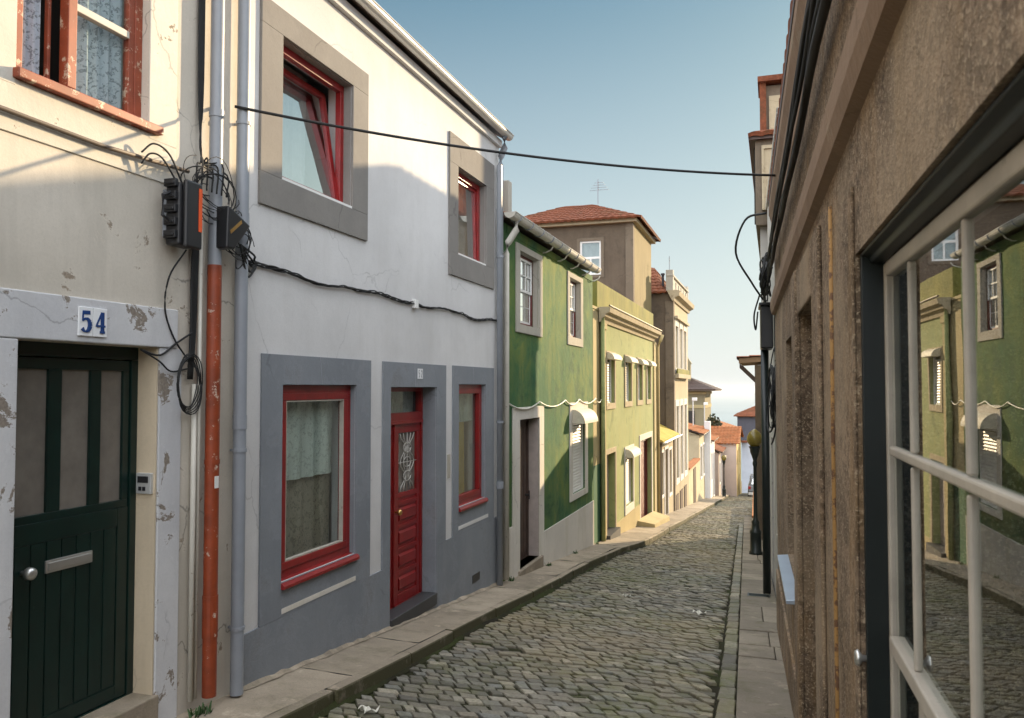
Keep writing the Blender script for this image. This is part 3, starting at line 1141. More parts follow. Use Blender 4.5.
# upper windows, the first tilted open
for (h_, tilt) in ((a1, .15), (a2, .02)):
    fm = MB().surround(F, h_, (h_[0] + .06, h_[1] - .06, h_[2] + .03, h_[3] - .07), -.13, -.075)
    wv = part('window', fm, 'red', h52, 'red framed upper window tilted open', bev=.004)
    iu0, iu1, iv0, iv1 = h_[0] + .05, h_[1] - .05, h_[2] + .03, h_[3] - .06

    def TP(u, s, off):
        ang = tilt
        return F.P(u, iv0 + (iv1 - iv0) * s * math.cos(ang) + off * math.sin(ang), -.10 - (iv1 - iv0) * s * math.sin(ang) + off * math.cos(ang))
    sh = MB()
    H = iv1 - iv0

    def tb(mb, ua, ub, sa_, sb_, o0, o1):
        mb.hexa([TP(ua, sa_, o0), TP(ub, sa_, o0), TP(ub, sa_, o1), TP(ua, sa_, o1), TP(ua, sb_, o0), TP(ub, sb_, o0), TP(ub, sb_, o1), TP(ua, sb_, o1)])
    tb(sh, iu0, iu0 + .06, 0, 1, -.03, .012)
    tb(sh, iu1 - .06, iu1, 0, 1, -.03, .012)
    tb(sh, iu0 + .06, iu1 - .06, 0, .045, -.03, .012)
    tb(sh, iu0 + .06, iu1 - .06, .95, 1, -.03, .012)
    part('sash', sh, 'red', wv, bev=.004)
    pn = MB()
    tb(pn, iu0 + .055, iu1 - .055, .04, .955, -.012, -.008)
    part('pane', pn, 'glassup', wv)
    part('curtain', curtain_mb(F, h_[0] - .05, h_[0] + (h_[1] - h_[0]) * .80, h_[2], h_[3] + .02, -.17 - H * math.sin(tilt), 5, .02), 'drape', wv)
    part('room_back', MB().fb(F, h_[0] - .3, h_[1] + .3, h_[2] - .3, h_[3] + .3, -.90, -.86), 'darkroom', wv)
    part('sill', MB().fb(F, h_[0] + .002, h_[1] - .002, h_[2] + .001, h_[2] + .022, -.12, .018), 'whitepaint', wv)
# red double door with transom and iron grille
dw = -.17
u0, u1, v0, v1 = dr
fm = MB().surround(F, (u0, u1, v0 + .03, v1), (u0 + .05, u1 - .05, v0 + .031, v1 - .05), dw - .06, dw + .01)
fm.fb(F, u0 + .05, u1 - .05, 1.33, 1.42, dw - .06, dw + .02)
fm.fb(F, u0 + .05, u1 - .05, 1.30, 1.335, dw - .06, dw + .035)
door = part('door', fm, 'red', h52, 'red double door with transom light and iron grille', bev=.005)
part('pane', pane_mb(F, [(u0 + .045, u1 - .045, 1.415, 1.655)], dw - .03), 'glass', door)
part('curtain', curtain_mb(F, u0 + .05, u1 - .05, 1.40, 1.66, dw - .09, 5, .008), 'greendrape', door)
mid = 7.735


def leafp(a, b, glassu, nm):
    lf = MB()
    top = 1.30
    bot = v0 + .035
    lf.surround(F, (a, b, .50, top), (glassu[0], glassu[1], .55, top - .10), dw - .05, dw)
    lf.fb(F, a, b, bot, .50, dw - .05, dw - .012)
    lf.fb(F, a, glassu[0], bot, .50, dw - .012, dw)
    lf.fb(F, glassu[1], b, bot, .50, dw - .012, dw)
    n = 4
    zz = [bot + .10 + k * (.50 - bot - .14) / n for k in range(n + 1)]
    lf.fb(F, glassu[0], glassu[1], bot, zz[0], dw - .012, dw)
    for z0, z1 in zip(zz, zz[1:]):
        lf.fb(F, glassu[0], glassu[1], z1 - .045, z1, dw - .012, dw)
        lf.prof(F, [(dw - .012, z0 + .03), (dw + .006, z0 + .055), (dw + .006, z1 - .095), (dw - .012, z1 - .07)], glassu[0] + .025, glassu[1] - .025)
    return part('door_leaf', lf, 'red', door, bev=.004)


lfB = leafp(mid + .02, u1 - .055, (mid + .12, u1 - .14), 1)
lfA = leafp(u0 + .055, mid - .02, (u0 + .12, mid - .1), 0)
part('astragal', MB().fb(F, mid - .022, mid + .022, v0 + .035, 1.30, dw - .05, dw + .02), 'red', door, bev=.006)
ga, gb = mid + .12, u1 - .14
part('pane', pane_mb(F, [(ga, gb, .55, 1.2), (u0 + .12, mid - .1, .55, 1.2)], dw - .03), 'frosted', door)
gr = MB()
for (a, b) in ((ga, gb), (u0 + .12, mid - .1)):
    c = (a + b) / 2
    for k in (-.38, -.2, .2, .38):
        pts = []
        for q in range(13):
            s = q / 12
            pts.append(F.P(c + (b - a) * k * (1 - .75 * math.sin(math.pi * s * 2) ** 2 if True else 1), .56 + .63 * s, dw - .012))
        gr.tube(pts, .006, 6)
    for vv in (.72, .875, 1.03):
        gr.tube([F.P(c + .05 * math.cos(t) * (b - a) / .25, vv + .055 * math.sin(t), dw - .010) for t in [k * math.pi / 6 for k in range(13)]], .006, 6)
    gr.tube([F.P(c, .55, dw - .011), F.P(c, 1.2, dw - .011)], .006, 6)
    gr.tube([F.P(a, .875, dw - .011), F.P(b, .875, dw - .011)], .005, 6)
part('grille', gr, 'ironwhite', door, smooth=True)
part('knob', MB().tube([F.P(mid, .37, dw + .02), F.P(mid, .37, dw + .05), F.P(mid, .37, dw + .06), F.P(mid, .37, dw + .09), F.P(mid, .37, dw + .10)], [.012, .012, .034, .030, .012], 14), 'brass', door, smooth=True)
part('threshold', MB().fb(F, u0 + .002, u1 - .002, v0 - .10, v0 + .03, -.24, .03), 'darkstone', h52, bev=.008)
# small number 52
n52 = part('house_number', MB().fb(F, 7.93, 8.06, 1.79, 1.90, .0156, .020), 'numtile', h52, 'small white plate with the number 52')
for ox, pts in ((7.965, [(.5, 1), (-.5, 1), (-.5, .15), (.35, .15), (.5, -.2), (.5, -.7), (.2, -1), (-.5, -1)]), (8.028, [(-.5, .6), (-.2, 1), (.3, 1), (.5, .6), (.5, .2), (-.5, -1), (.55, -1)])):
    dg = MB()
    stroke(dg, F, [(ox + x * .020, 1.845 + y * .036) for x, y in pts], [.009] * len(pts), .020, .0212)
    part('digit', dg, 'grey52', n52)
part('name_plate', MB().fb(F, 8.80, 8.87, .62, .90, 0, .012), 'stonetrim', h52)
downpipe(h52, F, 4.82, -.46, 5.4, .046, .075, 'pvcgrey', clamps=(.0, 1.25, 3.6), joints=(1.45, 2.9), name='downpipe')
dp = MB()
dp.tube([F.P(10.5, 5.20, .14), F.P(10.5, 5.05, .14), F.P(10.5, 4.93, .09), F.P(10.5, 4.80, .075), F.P(10.5, -1.02, .075)], .046, 14)
q = part('downpipe', dp, 'pvcgrey', h52, smooth=True)
for za, zb in ((3.5, 3.53), (1.2, 1.23), (.3, .40)):
    part('clamp', MB().tube([F.P(10.5, za, .075), F.P(10.5, zb, .075)], .053, 14), 'pvcgrey', q)

# ------------------------------------------------------------------ green house
hg = thing('town_house', 'mossy green house with stone framed sash windows and a white plinth', 'house', (-3.7, 14, G(14)))
b1, b2 = (11.60, 12.62, 2.66, 3.79), (14.73, 15.62, 2.66, 3.79)
gd, gs = (11.60, 12.66, -1.06, 1.20), (14.93, 16.0, -.35, 1.0)
wl = MB().wall(F, 10.70, 16.80, -3, 4.08, [b1, b2, gd, gs], t=.24)
wl.shell(F, 10.70, 16.80, -3, 4.08, 6)
part('wall', wl, 'green', hg)
for o_, h_ in (((11.41, 12.83, 2.53, 3.89), b1), ((14.57, 15.81, 2.50, 3.89), b2)):
    part('surround', MB().surround(F, o_, h_, 0, .025), 'stonetrim', hg, bev=.005)
    u0, u1, v0, v1 = h_
    wv = window(F, hg, u0, u1, v0, v1, -.09, 'darkred', fw=.05, th=.05, curtain='drape', cfold=6, pane='glassup')
    sh = MB()
    vm = (v0 + v1) / 2
    for (va, vb, wo) in ((vm - .02, v1 - .05, -.085), (v0 + .05, vm + .02, -.115)):
        sh.surround(F, (u0 + .05, u1 - .05, va, vb), (u0 + .085, u1 - .085, va + .04, vb - .035), wo - .03, wo)
        for k in (1, 2):
            x = u0 + .085 + (u1 - u0 - .17) * k / 3
            sh.fb(F, x - .010, x + .010, va + .04, vb - .035, wo - .022, wo - .004)
        y = (va + vb) / 2
        sh.fb(F, u0 + .085, u1 - .085, y - .010, y + .010, wo - .021, wo - .005)
    part('sash', sh, 'whitepaint', wv, bev=.002)
for h_ in (b1, b2):
    reveal(hg, F, h_, .085, 'stonetrim')
sd = MB().surround(F, (11.25, 12.93, -1.3, 1.39), (11.60, 12.66, -1.3, 1.20), 0, .02)
part('door_surround', sd, 'whiteold', hg, bev=.006)
dl = MB().surround(F, (gd[0], gd[1], gd[2], gd[3]), (gd[0] + .06, gd[1] - .06, gd[2] + .01, gd[3] - .06), -.23, -.17)
dl.fb(F, gd[0] + .06, gd[1] - .06, gd[2] + .01, gd[3] - .06, -.22, -.19)
for k in range(5):
    a = gd[0] + .08 + k * .18
    dl.fb(F, a, a + .16, gd[2] + .1, gd[3] - .15, -.19, -.178)
door = part('door', dl, 'brownwood', hg, 'old dark brown boarded door', bev=.004)
part('pane', MB().fb(F, 12.0, 12.12, .35, .95, -.178, -.172), 'frosted', door)
part('handle', MB().tube([F.P(12.5, -.05, -.178), F.P(12.5, -.05, -.11)], .018, 8).fb(F, 12.49, 12.51, -.12, .02, -.12, -.105), 'black', door)
part('door_reveal', MB().fb(F, 12.652, 12.659, -1.06, 1.195, -.168, -.001), 'palewood', hg)
part('doorstep', MB().fb(F, 11.5, 12.75, -1.5, -1.06, -.25, .06), 'slab', hg, bev=.012)
part('plinth', MB().fb(F, 12.935, 16.79, -3, -.71, 0, .018), 'whiteold', hg)
part('plinth', MB().fb(F, 10.95, 11.248, -3, -.35, 0, .018), 'whiteold', hg)
# shuttered ground floor window with its roller box
part('surround', MB().surround(F, (14.72, 16.22, -.47, 1.40), gs, 0, .022), 'whiteold', hg, bev=.004)


def roller(root, F, u0, u1, v0, v1, w, box_v, box_h, box_w, curt=True):
    mb = MB().surround(F, (u0, u1, v0, v1), (u0 + .05, u1 - .05, v0 + .02, v1 - .05), w - .04, w)
    o = part('window', mb, 'whitepaint', root, bev=.003)
    sl = MB()
    n = int((v1 - v0 - .06) / .06)
    for k in range(n):
        z = v0 + .02 + k * .06
        sl.prof(F, [(w - .045, z), (w - .028, z + .004), (w - .018, z + .03), (w - .028, z + .056), (w - .045, z + .0595)], u0 + .04, u1 - .04)
    part('roller_shutter', sl, 'whitepaint', o)
    bx = MB()
    pr = [(0.024, box_v), (.024, box_v + box_h)] + [(.024 + box_w * math.sin(t), box_v + box_h * math.cos(t)) for t in [k * math.pi / 16 for k in range(1, 8)]] + [(.024 + box_w, box_v)]
    bx.prof(F, pr, u0 - .06, u1 + .06)
    part('awning_box', bx, 'awning', o, bev=.006)
    return o


roller(hg, F, *gs, -.03, 1.0, .27, .25)
rf = roof_slab(hg, F, 10.70, 16.3, 4.14, .18, 5.0, -3, mat='tile')
g = back_roof(hg, F, 10.70, 16.3, 4.14, 5.0, -3, 6)
for x in g:
    part('gable', x, 'brownwall', hg)
ch = part('chimney', MB().box(-3.86, -3.66, 10.98, 11.14, 4.2, 4.72), 'stonetrim', hg, bev=.01)
part('chimney', MB().box(-4.2, -3.9, 10.85, 11.1, 4.2, 4.62).box(-4.24, -3.86, 10.82, 11.13, 4.62, 4.67), 'tilered', hg)
gutter(hg, F, 10.55, 16.35, 4.15, .20, .085, 'claygutter', rings=10)
for k in range(5):
    bd = MB()
    u = 12.9 + k * .95
    bd.tube([F.P(u, 4.06, .19), F.P(u, 4.0, .15), F.P(u, 3.96, .06), F.P(u, 3.96, 0)], .012, 6)
    part('gutter_bracket', bd, 'claygutter', hg)
dp = MB().tube([F.P(10.85, 4.08, .20), F.P(10.85, 3.95, .20), F.P(10.78, 3.76, .10), F.P(10.75, 3.6, .075), F.P(10.75, -1.0, .075)], .05, 12)
part('downpipe', dp, 'claygutter', hg, smooth=True)
part('lintel_band', MB().fb(F, 11.0, 16.7, 3.95, 4.07, 0, .012), 'green', hg)

# ------------------------------------------------------------------ pale green house with awnings
hy = thing('town_house', 'pale green house with a moss topped cornice and rounded white window hoods', 'house', (-3.7, 21.5, G(21.5)))
ups = [(18.25, 19.15, 1.32, 2.40), (20.65, 21.55, 1.32, 2.40), (22.6, 23.4, 1.32, 2.40), (24.3, 25.05, 1.32, 2.40)]
d1, wlow, d2 = (18.15, 19.2, -1.98, .14), (20.6, 21.75, -1.40, -.15), (23.0, 25.2, -2.35, .15)
wl = MB().wall(F, 17.62, 26.25, -4, 3.40, ups + [d1, wlow, d2], t=.22)
wl.shell(F, 16.83, 26.25, -4, 3.40, 6)
part('wall', wl, 'palegreen', hy)
part('side_bay', MB().fb(F, 16.82, 17.61, .0, 3.47, -.3, -.02), 'paleyellow', hy)
part('side_bay', MB().fb(F, 16.82, 17.61, -4, -.002, -.3, -.016), 'darkgreenbase', hy, 'dark green painted foot of the side bay')
part('pilaster', MB().fb(F, 17.62, 18.0, -4, 3.14, 0, .04).fb(F, 17.58, 18.04, 3.0, 3.14, 0, .07), 'paleyellow', hy, bev=.006)
part('pilaster', MB().fb(F, 25.7, 26.2, -4, 3.14, 0, .04), 'paleyellow', hy, bev=.006)
cn = MB().prof(F, [(0, 3.15), (.04, 3.15), (.06, 3.23), (.14, 3.27), (.16, 3.33), (.24, 3.36), (.26, 3.45), (.22, 3.48), (0, 3.48)], 17.45, 25.9)
part('cornice', cn, 'creamstone', hy)
part('parapet', MB().fb(F, 17.5, 26.2, 3.482, 4.09, -.35, -.05), 'mossgreen', hy, bev=.01)
part('roof', MB().fb(F, 16.83, 26.2, 3.41, 3.50, -6, -.352), 'tile', hy)
part('gutter', MB().tube([F.P(17.4, 3.50, .25), F.P(25.95, 3.50, .25)], .022, 6), 'brownwood', hy)
part('downpipe', MB().tube([F.P(26.2, 3.4, .25), F.P(26.2, 3.2, .18), F.P(26.25, 3.0, .08), F.P(26.3, -2.6, .08)], .05, 10), 'paleyellow', hy, smooth=True)
part('downpipe', MB().tube([F.P(17.56, 3.4, .06), F.P(17.56, -1.7, .06)], .05, 10), 'palegreen', hy, smooth=True)
for u in ups:
    part('surround', MB().surround(F, (u[0] - .12, u[1] + .12, u[2] - .14, u[3] + .14), u, 0, .03), 'creamstone', hy, bev=.005)
    roller(hy, F, *u, -.06, 2.34, .17, .18)
part('surround', MB().surround(F, (wlow[0] - .12, wlow[1] + .12, wlow[2] - .2, wlow[3] + .3), wlow, 0, .03), 'whiteold', hy, bev=.005)
roller(hy, F, *wlow, -.05, -.12, .22, .22)
part('surround', MB().surround(F, (d1[0] - .12, d1[1] + .14, -2.2, .26), (d1[0], d1[1], -2.2, d1[3]), 0, .025), 'creamstone', hy, bev=.005)
dd = part('door', MB().fb(F, d1[0], d1[1], d1[2] + .3, d1[3], -.20, -.15).fb(F, d1[0] + .1, d1[1] - .1, d1[2] + .5, d1[2] + 1.1, -.15, -.14).fb(F, d1[0] + .1, d1[1] - .1, d1[2] + 1.2, d1[3] - .15, -.15, -.14), 'palewood', hy, bev=.004)
part('doorstep', MB().fb(F, d1[0] - .1, d1[1] + .1, -2.4, d1[2] + .3, -.2, .12), 'darkstone', hy)
part('surround', MB().surround(F, (d2[0] - .14, d2[1] + .14, -2.7, .32), (d2[0], d2[1], -2.7, d2[3]), 0, .025), 'whiteold', hy, bev=.005)
dd = part('door', MB().surround(F, d2, (d2[0] + .08, d2[1] - .08, d2[2], d2[3] - .1), -.2, -.12).fb(F, d2[0] + .08, d2[1] - .08, d2[2], d2[3] - .1, -.19, -.17), 'darkred', hy)
part('curtain', curtain_mb(F, d2[0] + .1, d2[0] + .9, d2[2] + .3, d2[3] - .15, -.14, 6, .02), 'lace', dd)
part('ramp', MB().hexa([F.P(22.4, -2.9, 0), F.P(25.6, -2.9, 0), F.P(25.6, -2.9, .55), F.P(22.4, -2.9, .55), F.P(22.4, -2.02, 0), F.P(25.6, -2.22, 0), F.P(25.6, -2.36, .5), F.P(22.4, -2.10, .5)]), 'paleyellow', hy)
part('plinth', MB().fb(F, 19.36, 22.84, -4, -1.62, 0, .02), 'paleyellow', hy)

# ------------------------------------------------------------------ beige house rising behind
FB = facing(26.5)
hb = thing('apartment_house', 'tall brown grey house with a hipped red tile roof behind the pale green house', 'house', (-6.5, 29, G(29)))
wb_ = (-6.27, -5.54, 5.50, 6.66)
wl = MB().wall(FB, -9.2, -4.48, -4, 7.25, [wb_], t=.2)
wl.quad((-4.48, 26.5, -4), (-4.48, 30.6, -4), (-4.48, 30.6, 7.25), (-4.48, 26.5, 7.25))
wl.quad((-9.2, 26.5, -4), (-9.2, 30.6, -4), (-9.2, 30.6, 7.25), (-9.2, 26.5, 7.25))
wl.quad((-9.2, 30.6, -4), (-4.48, 30.6, -4), (-4.48, 30.6, 7.25), (-9.2, 30.6, 7.25))
part('wall', wl, 'brownwall', hb)
part('corner_pilaster', MB().box(-4.70, -4.44, 26.46, 26.7, -4, 7.2), 'tan', hb)
part('facade', MB().box(-4.478, -4.45, 26.71, 30.6, 0, 7.2), 'ochreside', hb)
part('eave', MB().box(-9.4, -4.3, 26.3, 30.8, 7.2, 7.32), 'creamstone', hb)
e = .35
c = [(-9.2 - e, 26.5 - e, 7.33), (-4.48 + e, 26.5 - e, 7.33), (-4.48 + e, 30.6 + e, 7.33), (-9.2 - e, 30.6 + e, 7.33)]
r0, r1 = (-7.3, 28.5, 8.35), (-6.3, 28.5, 8.35)
rf = MB().tiles(c[0], c[1], r1, r0, .26).tiles(c[1], c[2], r1, r1, .26).tiles(c[2], c[3], r0, r1, .26).tiles(c[3], c[0], r0, r0, .26)
part('roof', rf, 'tilered', hb)
wv = part('window', MB().surround(FB, wb_, (wb_[0] + .06, wb_[1] - .06, wb_[2] + .06, wb_[3] - .06), -.08, -.02).fb(FB, wb_[0] + .06, wb_[1] - .06, 6.05, 6.12, -.07, -.03).fb(FB, -5.93, -5.88, 5.56, 6.05, -.07, -.03), 'whitepaint', hb)
part('pane', pane_mb(FB, [(wb_[0] + .05, wb_[1] - .05, wb_[2] + .05, wb_[3] - .05)], -.055), 'glassup', wv)
part('curtain', curtain_mb(FB, wb_[0] + .03, wb_[1] - .03, wb_[2], wb_[3], -.14, 4, .02), 'drape', wv)
part('surround', MB().surround(FB, (wb_[0] - .1, wb_[1] + .1, wb_[2] - .1, wb_[3] + .1), wb_, 0, .02), 'tan', hb)

# ------------------------------------------------------------------ low house
hl = thing('cottage', 'low single storey cream house with a mossy yellow roof and pale gutter', 'house', (-3.7, 28.6, G(28.6)))
lw = [(27.1, 28.0, -2.0, -.55), (28.4, 29.2, -2.9, -.5), (29.6, 30.3, -2.2, -.6)]
wl = MB().wall(F, 26.45, 30.85, -4.5, -.15, lw, t=.18)
wl.shell(F, 26.45, 30.85, -4.5, -.15, .75)
part('wall', wl, 'creamstone', hl)
part('roof', MB().hexa([F.P(26.40, -.12, .22), F.P(30.9, -.12, .22), F.P(30.9, .30, -.76), F.P(26.4, .30, -.76), F.P(26.40, -.06, .22), F.P(30.9, -.06, .22), F.P(30.9, .42, -.76), F.P(26.4, .42, -.76)]), 'mossroof', hl)
gutter(hl, F, 26.40, 30.95, -.10, .27, .07, 'zinc')
for k, u in enumerate(lw):
    part('surround', MB().surround(F, (u[0] - .1, u[1] + .1, u[2] - (.1 if k != 1 else 0), u[3] + .1), u, 0, .025), 'white', hl)
    if k == 1:
        part('door', MB().fb(F, u[0], u[1], u[2], u[3], -.16, -.10), 'brownwood', hl)
    else:
        window(F, hl, *u, -.08, 'whitepaint', fw=.05, nu=2, nv=2, curtain='drape', backing=.3)
part('downpipe', MB().tube([F.P(26.62, -.15, .1), F.P(26.62, -2.8, .1)], .05, 8), 'tan', hl)

# ------------------------------------------------------------------ tall ornate house
FO = facing(31.0)
ho = thing('town_house', 'tall narrow house with plain brown side wall, ornate cornice and banded tall windows', 'house', (-3.7, 33.5, G(33.5)))
ow = [(31.6, 32.5, 2.45, 4.1), (33.1, 34.0, 2.45, 4.1), (34.6, 35.5, 2.45, 4.1), (31.6, 32.5, -1.9, .95), (33.1, 34.0, -1.9, .95), (34.6, 35.5, -1.9, .95)]
wl = MB().wall(F, 31.0, 36.5, -5, 5.3, ow, t=.2)
part('facade', wl, 'creamstone', ho, 'sunlit stone street front')
wl = MB().shell(F, 31.0, 36.5, -5, 5.3, 2.2)
part('wall', wl, 'brownwall', ho)
cn = MB().prof(F, [(0, 5.0), (.06, 5.0), (.10, 5.12), (.26, 5.2), (.30, 5.36), (.26, 5.40), (-.2, 5.40)], 30.85, 36.7)
part('cornice', cn, 'creamstone', ho)
pp = MB().fb(F, 30.95, 36.6, 5.401, 5.95, -.18, -.02)
pp.fb(F, 30.9, 36.65, 5.95, 6.02, -.22, .05)
for k in range(6):
    a = 31.3 + k * .9
    pp.fb(F, a, a + .6, 5.5, 5.85, -.02, .01)
pp.fb(F, 30.92, 31.25, 5.402, 6.2, -.24, .03)
pp.fb(F, 36.3, 36.63, 5.402, 6.2, -.24, .03)
part('parapet', pp, 'stonetrim', ho, bev=.01)
for u in ow:
    part('surround', MB().surround(F, (u[0] - .16, u[1] + .16, u[2] - .2, u[3] + .25), u, 0, .05), 'whiteold', ho)
    window(F, ho, *u, -.08, 'whitepaint', fw=.06, nu=2, nv=3, curtain='drape', backing=.3, bev=0)
part('window_band', MB().fb(F, 31.3, 35.8, 4.36, 4.46, 0, .16).fb(F, 31.3, 35.8, 2.05, 2.22, 0, .18), 'creamstone', ho)
bl = MB()
part('balustrade', MB().fb(F, 31.35, 35.75, 2.22, 2.42, .10, .15), 'mossgreen', ho)
for k, z in enumerate((-2.4, -3.9)):
    pass
lo = MB()
for a in (31.5, 33.0, 34.5):
    lo.fb(F, a, a + .9, -4.4, -2.5, .001, .03)
part('shutter', lo, 'brownwood', ho)
part('corner_pilaster', MB().box(-3.98, -3.66, 30.97, 31.3, -5, 5.0), 'tan', ho)
rf = MB().tiles((-5.9, 30.7, 5.32), (-3.95, 30.7, 5.32), (-4.7, 33.0, 6.6), (-5.9, 33.0, 6.6)).tiles((-3.9, 36.7, 5.4), (-5.9, 36.7, 5.4), (-5.9, 33.0, 6.6), (-4.7, 33.0, 6.6)).tiles((-3.95, 30.7, 5.32), (-3.9, 36.7, 5.4), (-4.7, 33.0, 6.6), (-4.7, 33.0, 6.6))
part('roof', rf, 'tile', ho)
part('chimney', MB().tube([(-4.1, 31.3, 5.3), (-4.1, 31.3, 6.05)], .05, 8).tube([(-4.1, 31.3, 6.05), (-4.1, 31.3, 6.12)], .08, 8), 'darkslate', ho)
solo('antenna', MB().tube([(-3.82, 31.1, 6.18), (-3.82, 31.1, 6.75)], .012, 6).tube([(-3.82, 30.9, 6.62), (-3.82, 31.3, 6.62)], .008, 6).tube([(-3.82, 30.95, 6.5), (-3.82, 31.25, 6.5)], .008, 6), 'pvcgrey',
     'thin aerial standing on the parapet of the tall ornate house', 'aerial', (-3.82, 31.1, 6.18))

# ------------------------------------------------------------------ lower street, left
gw = thing('garden_wall', 'low cream garden wall with a brown gate past the tall ornate house', 'wall', (-3.7, 39, G(39)))
part('wall', MB().fb(F, 36.55, 41.9, -5.5, -2.0, -.25, 0), 'cream', gw, bev=.02)
part('coping', MB().fb(F, 36.55, 41.9, -2.0, -1.92, -.3, .05), 'tileorange', gw)
part('gate', MB().fb(F, 38.6, 39.7, -3.95, -2.15, .002, .03), 'brownwood', gw)


def simple_house(name, label, X, y0, y1, ze, zr, wallm, roofm, wins=(), depth=5, front=None, group=None, ov=.25, chim=None, side=None):
    FF = wallx(X)
    o = thing(name, label, 'house', (X, (y0 + y1) / 2, G((y0 + y1) / 2)), group)
    b = G(y1) - 1
    wl = MB().wall(FF, y0, y1, b, ze, wins, t=.2)
    wl.shell(FF, y0, y1, b, ze, depth)
    part('wall', wl, wallm, o)
    for u in wins:
        part('surround', MB().surround(FF, (u[0] - .1, u[1] + .1, u[2] - .1, u[3] + .1), u, 0, .03), 'white', o)
        wv = part('window', MB().fb(FF, u[0], u[1], u[2], u[3], -.14, -.10).surround(FF, u, (u[0] + .08, u[1] - .08, u[2] + .08, u[3] - .08), -.099, -.07), 'brownwood', o)
        part('pane', pane_mb(FF, [(u[0] + .07, u[1] - .07, u[2] + .07, u[3] - .07)], -.09), 'glassup', wv)
    roof_slab(o, FF, y0 - .15, y1 + .15, ze + .05, ov, zr, -depth / 2, mat=roofm)
    back_roof(o, FF, y0 - .15, y1 + .15, ze + .05, zr, -depth / 2, depth, mat=roofm)
    for y in (y0, y1):
        part('gable', MB().quad(FF.P(y, ze - .02, 0), FF.P(y, zr - .03, -depth / 2), FF.P(y, ze - .02, -depth)), wallm, o)
    if chim:
        part('chimney', MB().box(X + chim[0] - .2, X + chim[0] + .2, chim[1] - .25, chim[1] + .25, chim[2], chim[3]), 'white', o)
    return o


h8 = simple_house('town_house', 'cream house with an orange tile roof beyond the low garden wall', -3.72, 42, 45.9, -.75, .15, 'cream', 'tileorange', [(42.6, 43.5, -3.0, -1.4), (44.2, 45.1, -3.0, -1.4)])
part('wing_wall', MB().box(-3.72, -3.42, 45.4, 45.88, -5.4, -.2), 'white', h8)
h9 = simple_house('town_house', 'white house with a narrow sunlit front farther down the street on its left side', -3.5, 46.2, 49.8, -1.35, -.7, 'white', 'tileorange', [(46.8, 47.6, -3.6, -2.1), (48.4, 49.3, -4.7, -2.2)])
h10 = simple_house('town_house', 'small white and grey house before the ochre corner house', -3.3, 50.2, 53.6, -2.3, -1.6, 'pinkp', 'tile', [(50.8, 51.6, -4.2, -3.0), (52.2, 53.0, -5.2, -2.9)], depth=3)
FE = facing(54.0)
he = thing('town_house', 'ochre and pink corner house where the street narrows', 'house', (-2.4, 58, G(58)))
ew = [(-3.9, -3.3, -4.0, -2.9)]
wl = MB().wall(FE, -5.5, -2.42, -7, -2.0, [], t=.2)
part('wall', wl, 'pinkp', he)
FS = wallx(-2.42)
es = [(55.2, 56.2, -3.6, -2.5), (58.0, 59.0, -3.6, -2.5), (55.2, 56.2, -6.1, -4.4), (58.0, 59.0, -6.2, -4.4)]
wl = MB().wall(FS, 54, 61, -7.5, -2.0, es, t=.2)
part('facade', wl, 'yellowp', he, 'sunlit ochre street front')
for u in es:
    part('shutter', MB().fb(FS, u[0], u[1], u[2], u[3], -.1, -.04), 'brownwood', he)
part('roof', MB().tiles((-5.6, 53.8, -1.95), (-2.2, 53.8, -1.95), (-2.2, 57, -1.0), (-5.6, 57, -1.0)).tiles((-2.2, 61.2, -1.95), (-5.6, 61.2, -1.95), (-5.6, 57, -1.0), (-2.2, 57, -1.0)), 'tileorange', he)
part('gable', MB().quad((-2.42, 54, -2.0), (-2.42, 61, -2.0), (-2.42, 57.3, -1.0)), 'yellowp', he)
part('wall_coping', MB().hexa([(-4.4, 53.7, -2.6), (-3.3, 53.7, -3.3), (-3.3, 53.99, -3.3), (-4.4, 53.99, -2.6), (-4.4, 53.7, -2.45), (-3.3, 53.7, -3.15), (-3.3, 53.99, -3.15), (-4.4, 53.99, -2.45)]), 'white', he)
# white house across the end, slate upper floor
FW = facing(63.0)
hw = thing('town_house', 'cool white house closing the street end under a dark slate upper floor', 'house', (-1, 66, G(66)))
part('wall', MB().wall(FW, -2.45, 2.5, -9, -2.35, [(-.9, .1, -5.0, -3.6)]).quad((-2.45, 63, -9), (-2.45, 69, -9), (-2.45, 69, -2.35), (-2.45, 63, -2.35)), 'bluewhite', hw)
part('window', MB().fb(FW, -.9, .1, -5.0, -3.6, -.15, -.1), 'brownwood', hw)
part('upper_floor', MB().box(-2.75, 1.6, 63.2, 69, -2.34, -.55), 'darkslate', hw)
part('roof', MB().tiles((-3.0, 62.9, -.5), (1.9, 62.9, -.5), (-.6, 66, .45), (-.9, 66, .45)).tiles((1.9, 62.9, -.5), (1.9, 69.3, -.5), (-.6, 66, .45), (-.6, 66, .45)).tiles((-3.0, 69.3, -.5), (-3.0, 62.9, -.5), (-.9, 66, .45), (-.9, 66, .45)).tiles((1.9, 69.3, -.5), (-3.0, 69.3, -.5), (-.9, 66, .45), (-.6, 66, .45)), 'tile', hw)
part('balcony', MB().box(-2.9, -2.0, 62.3, 62.99, -2.45, -2.33), 'tilered', hw)
# roofs further down
h11 = simple_house('town_house', 'pinkish house with an orange tile roof below the sea horizon', -4.6, 74, 82, -2.6, -1.15, 'pinkp', 'tileorange', [], depth=7)
h12 = simple_house('town_house', 'far house with a dull orange roof just left of the slate topped one', -4.2, 92, 101, -3.3, -1.9, 'bluewhite', 'tileorange', [], depth=8)
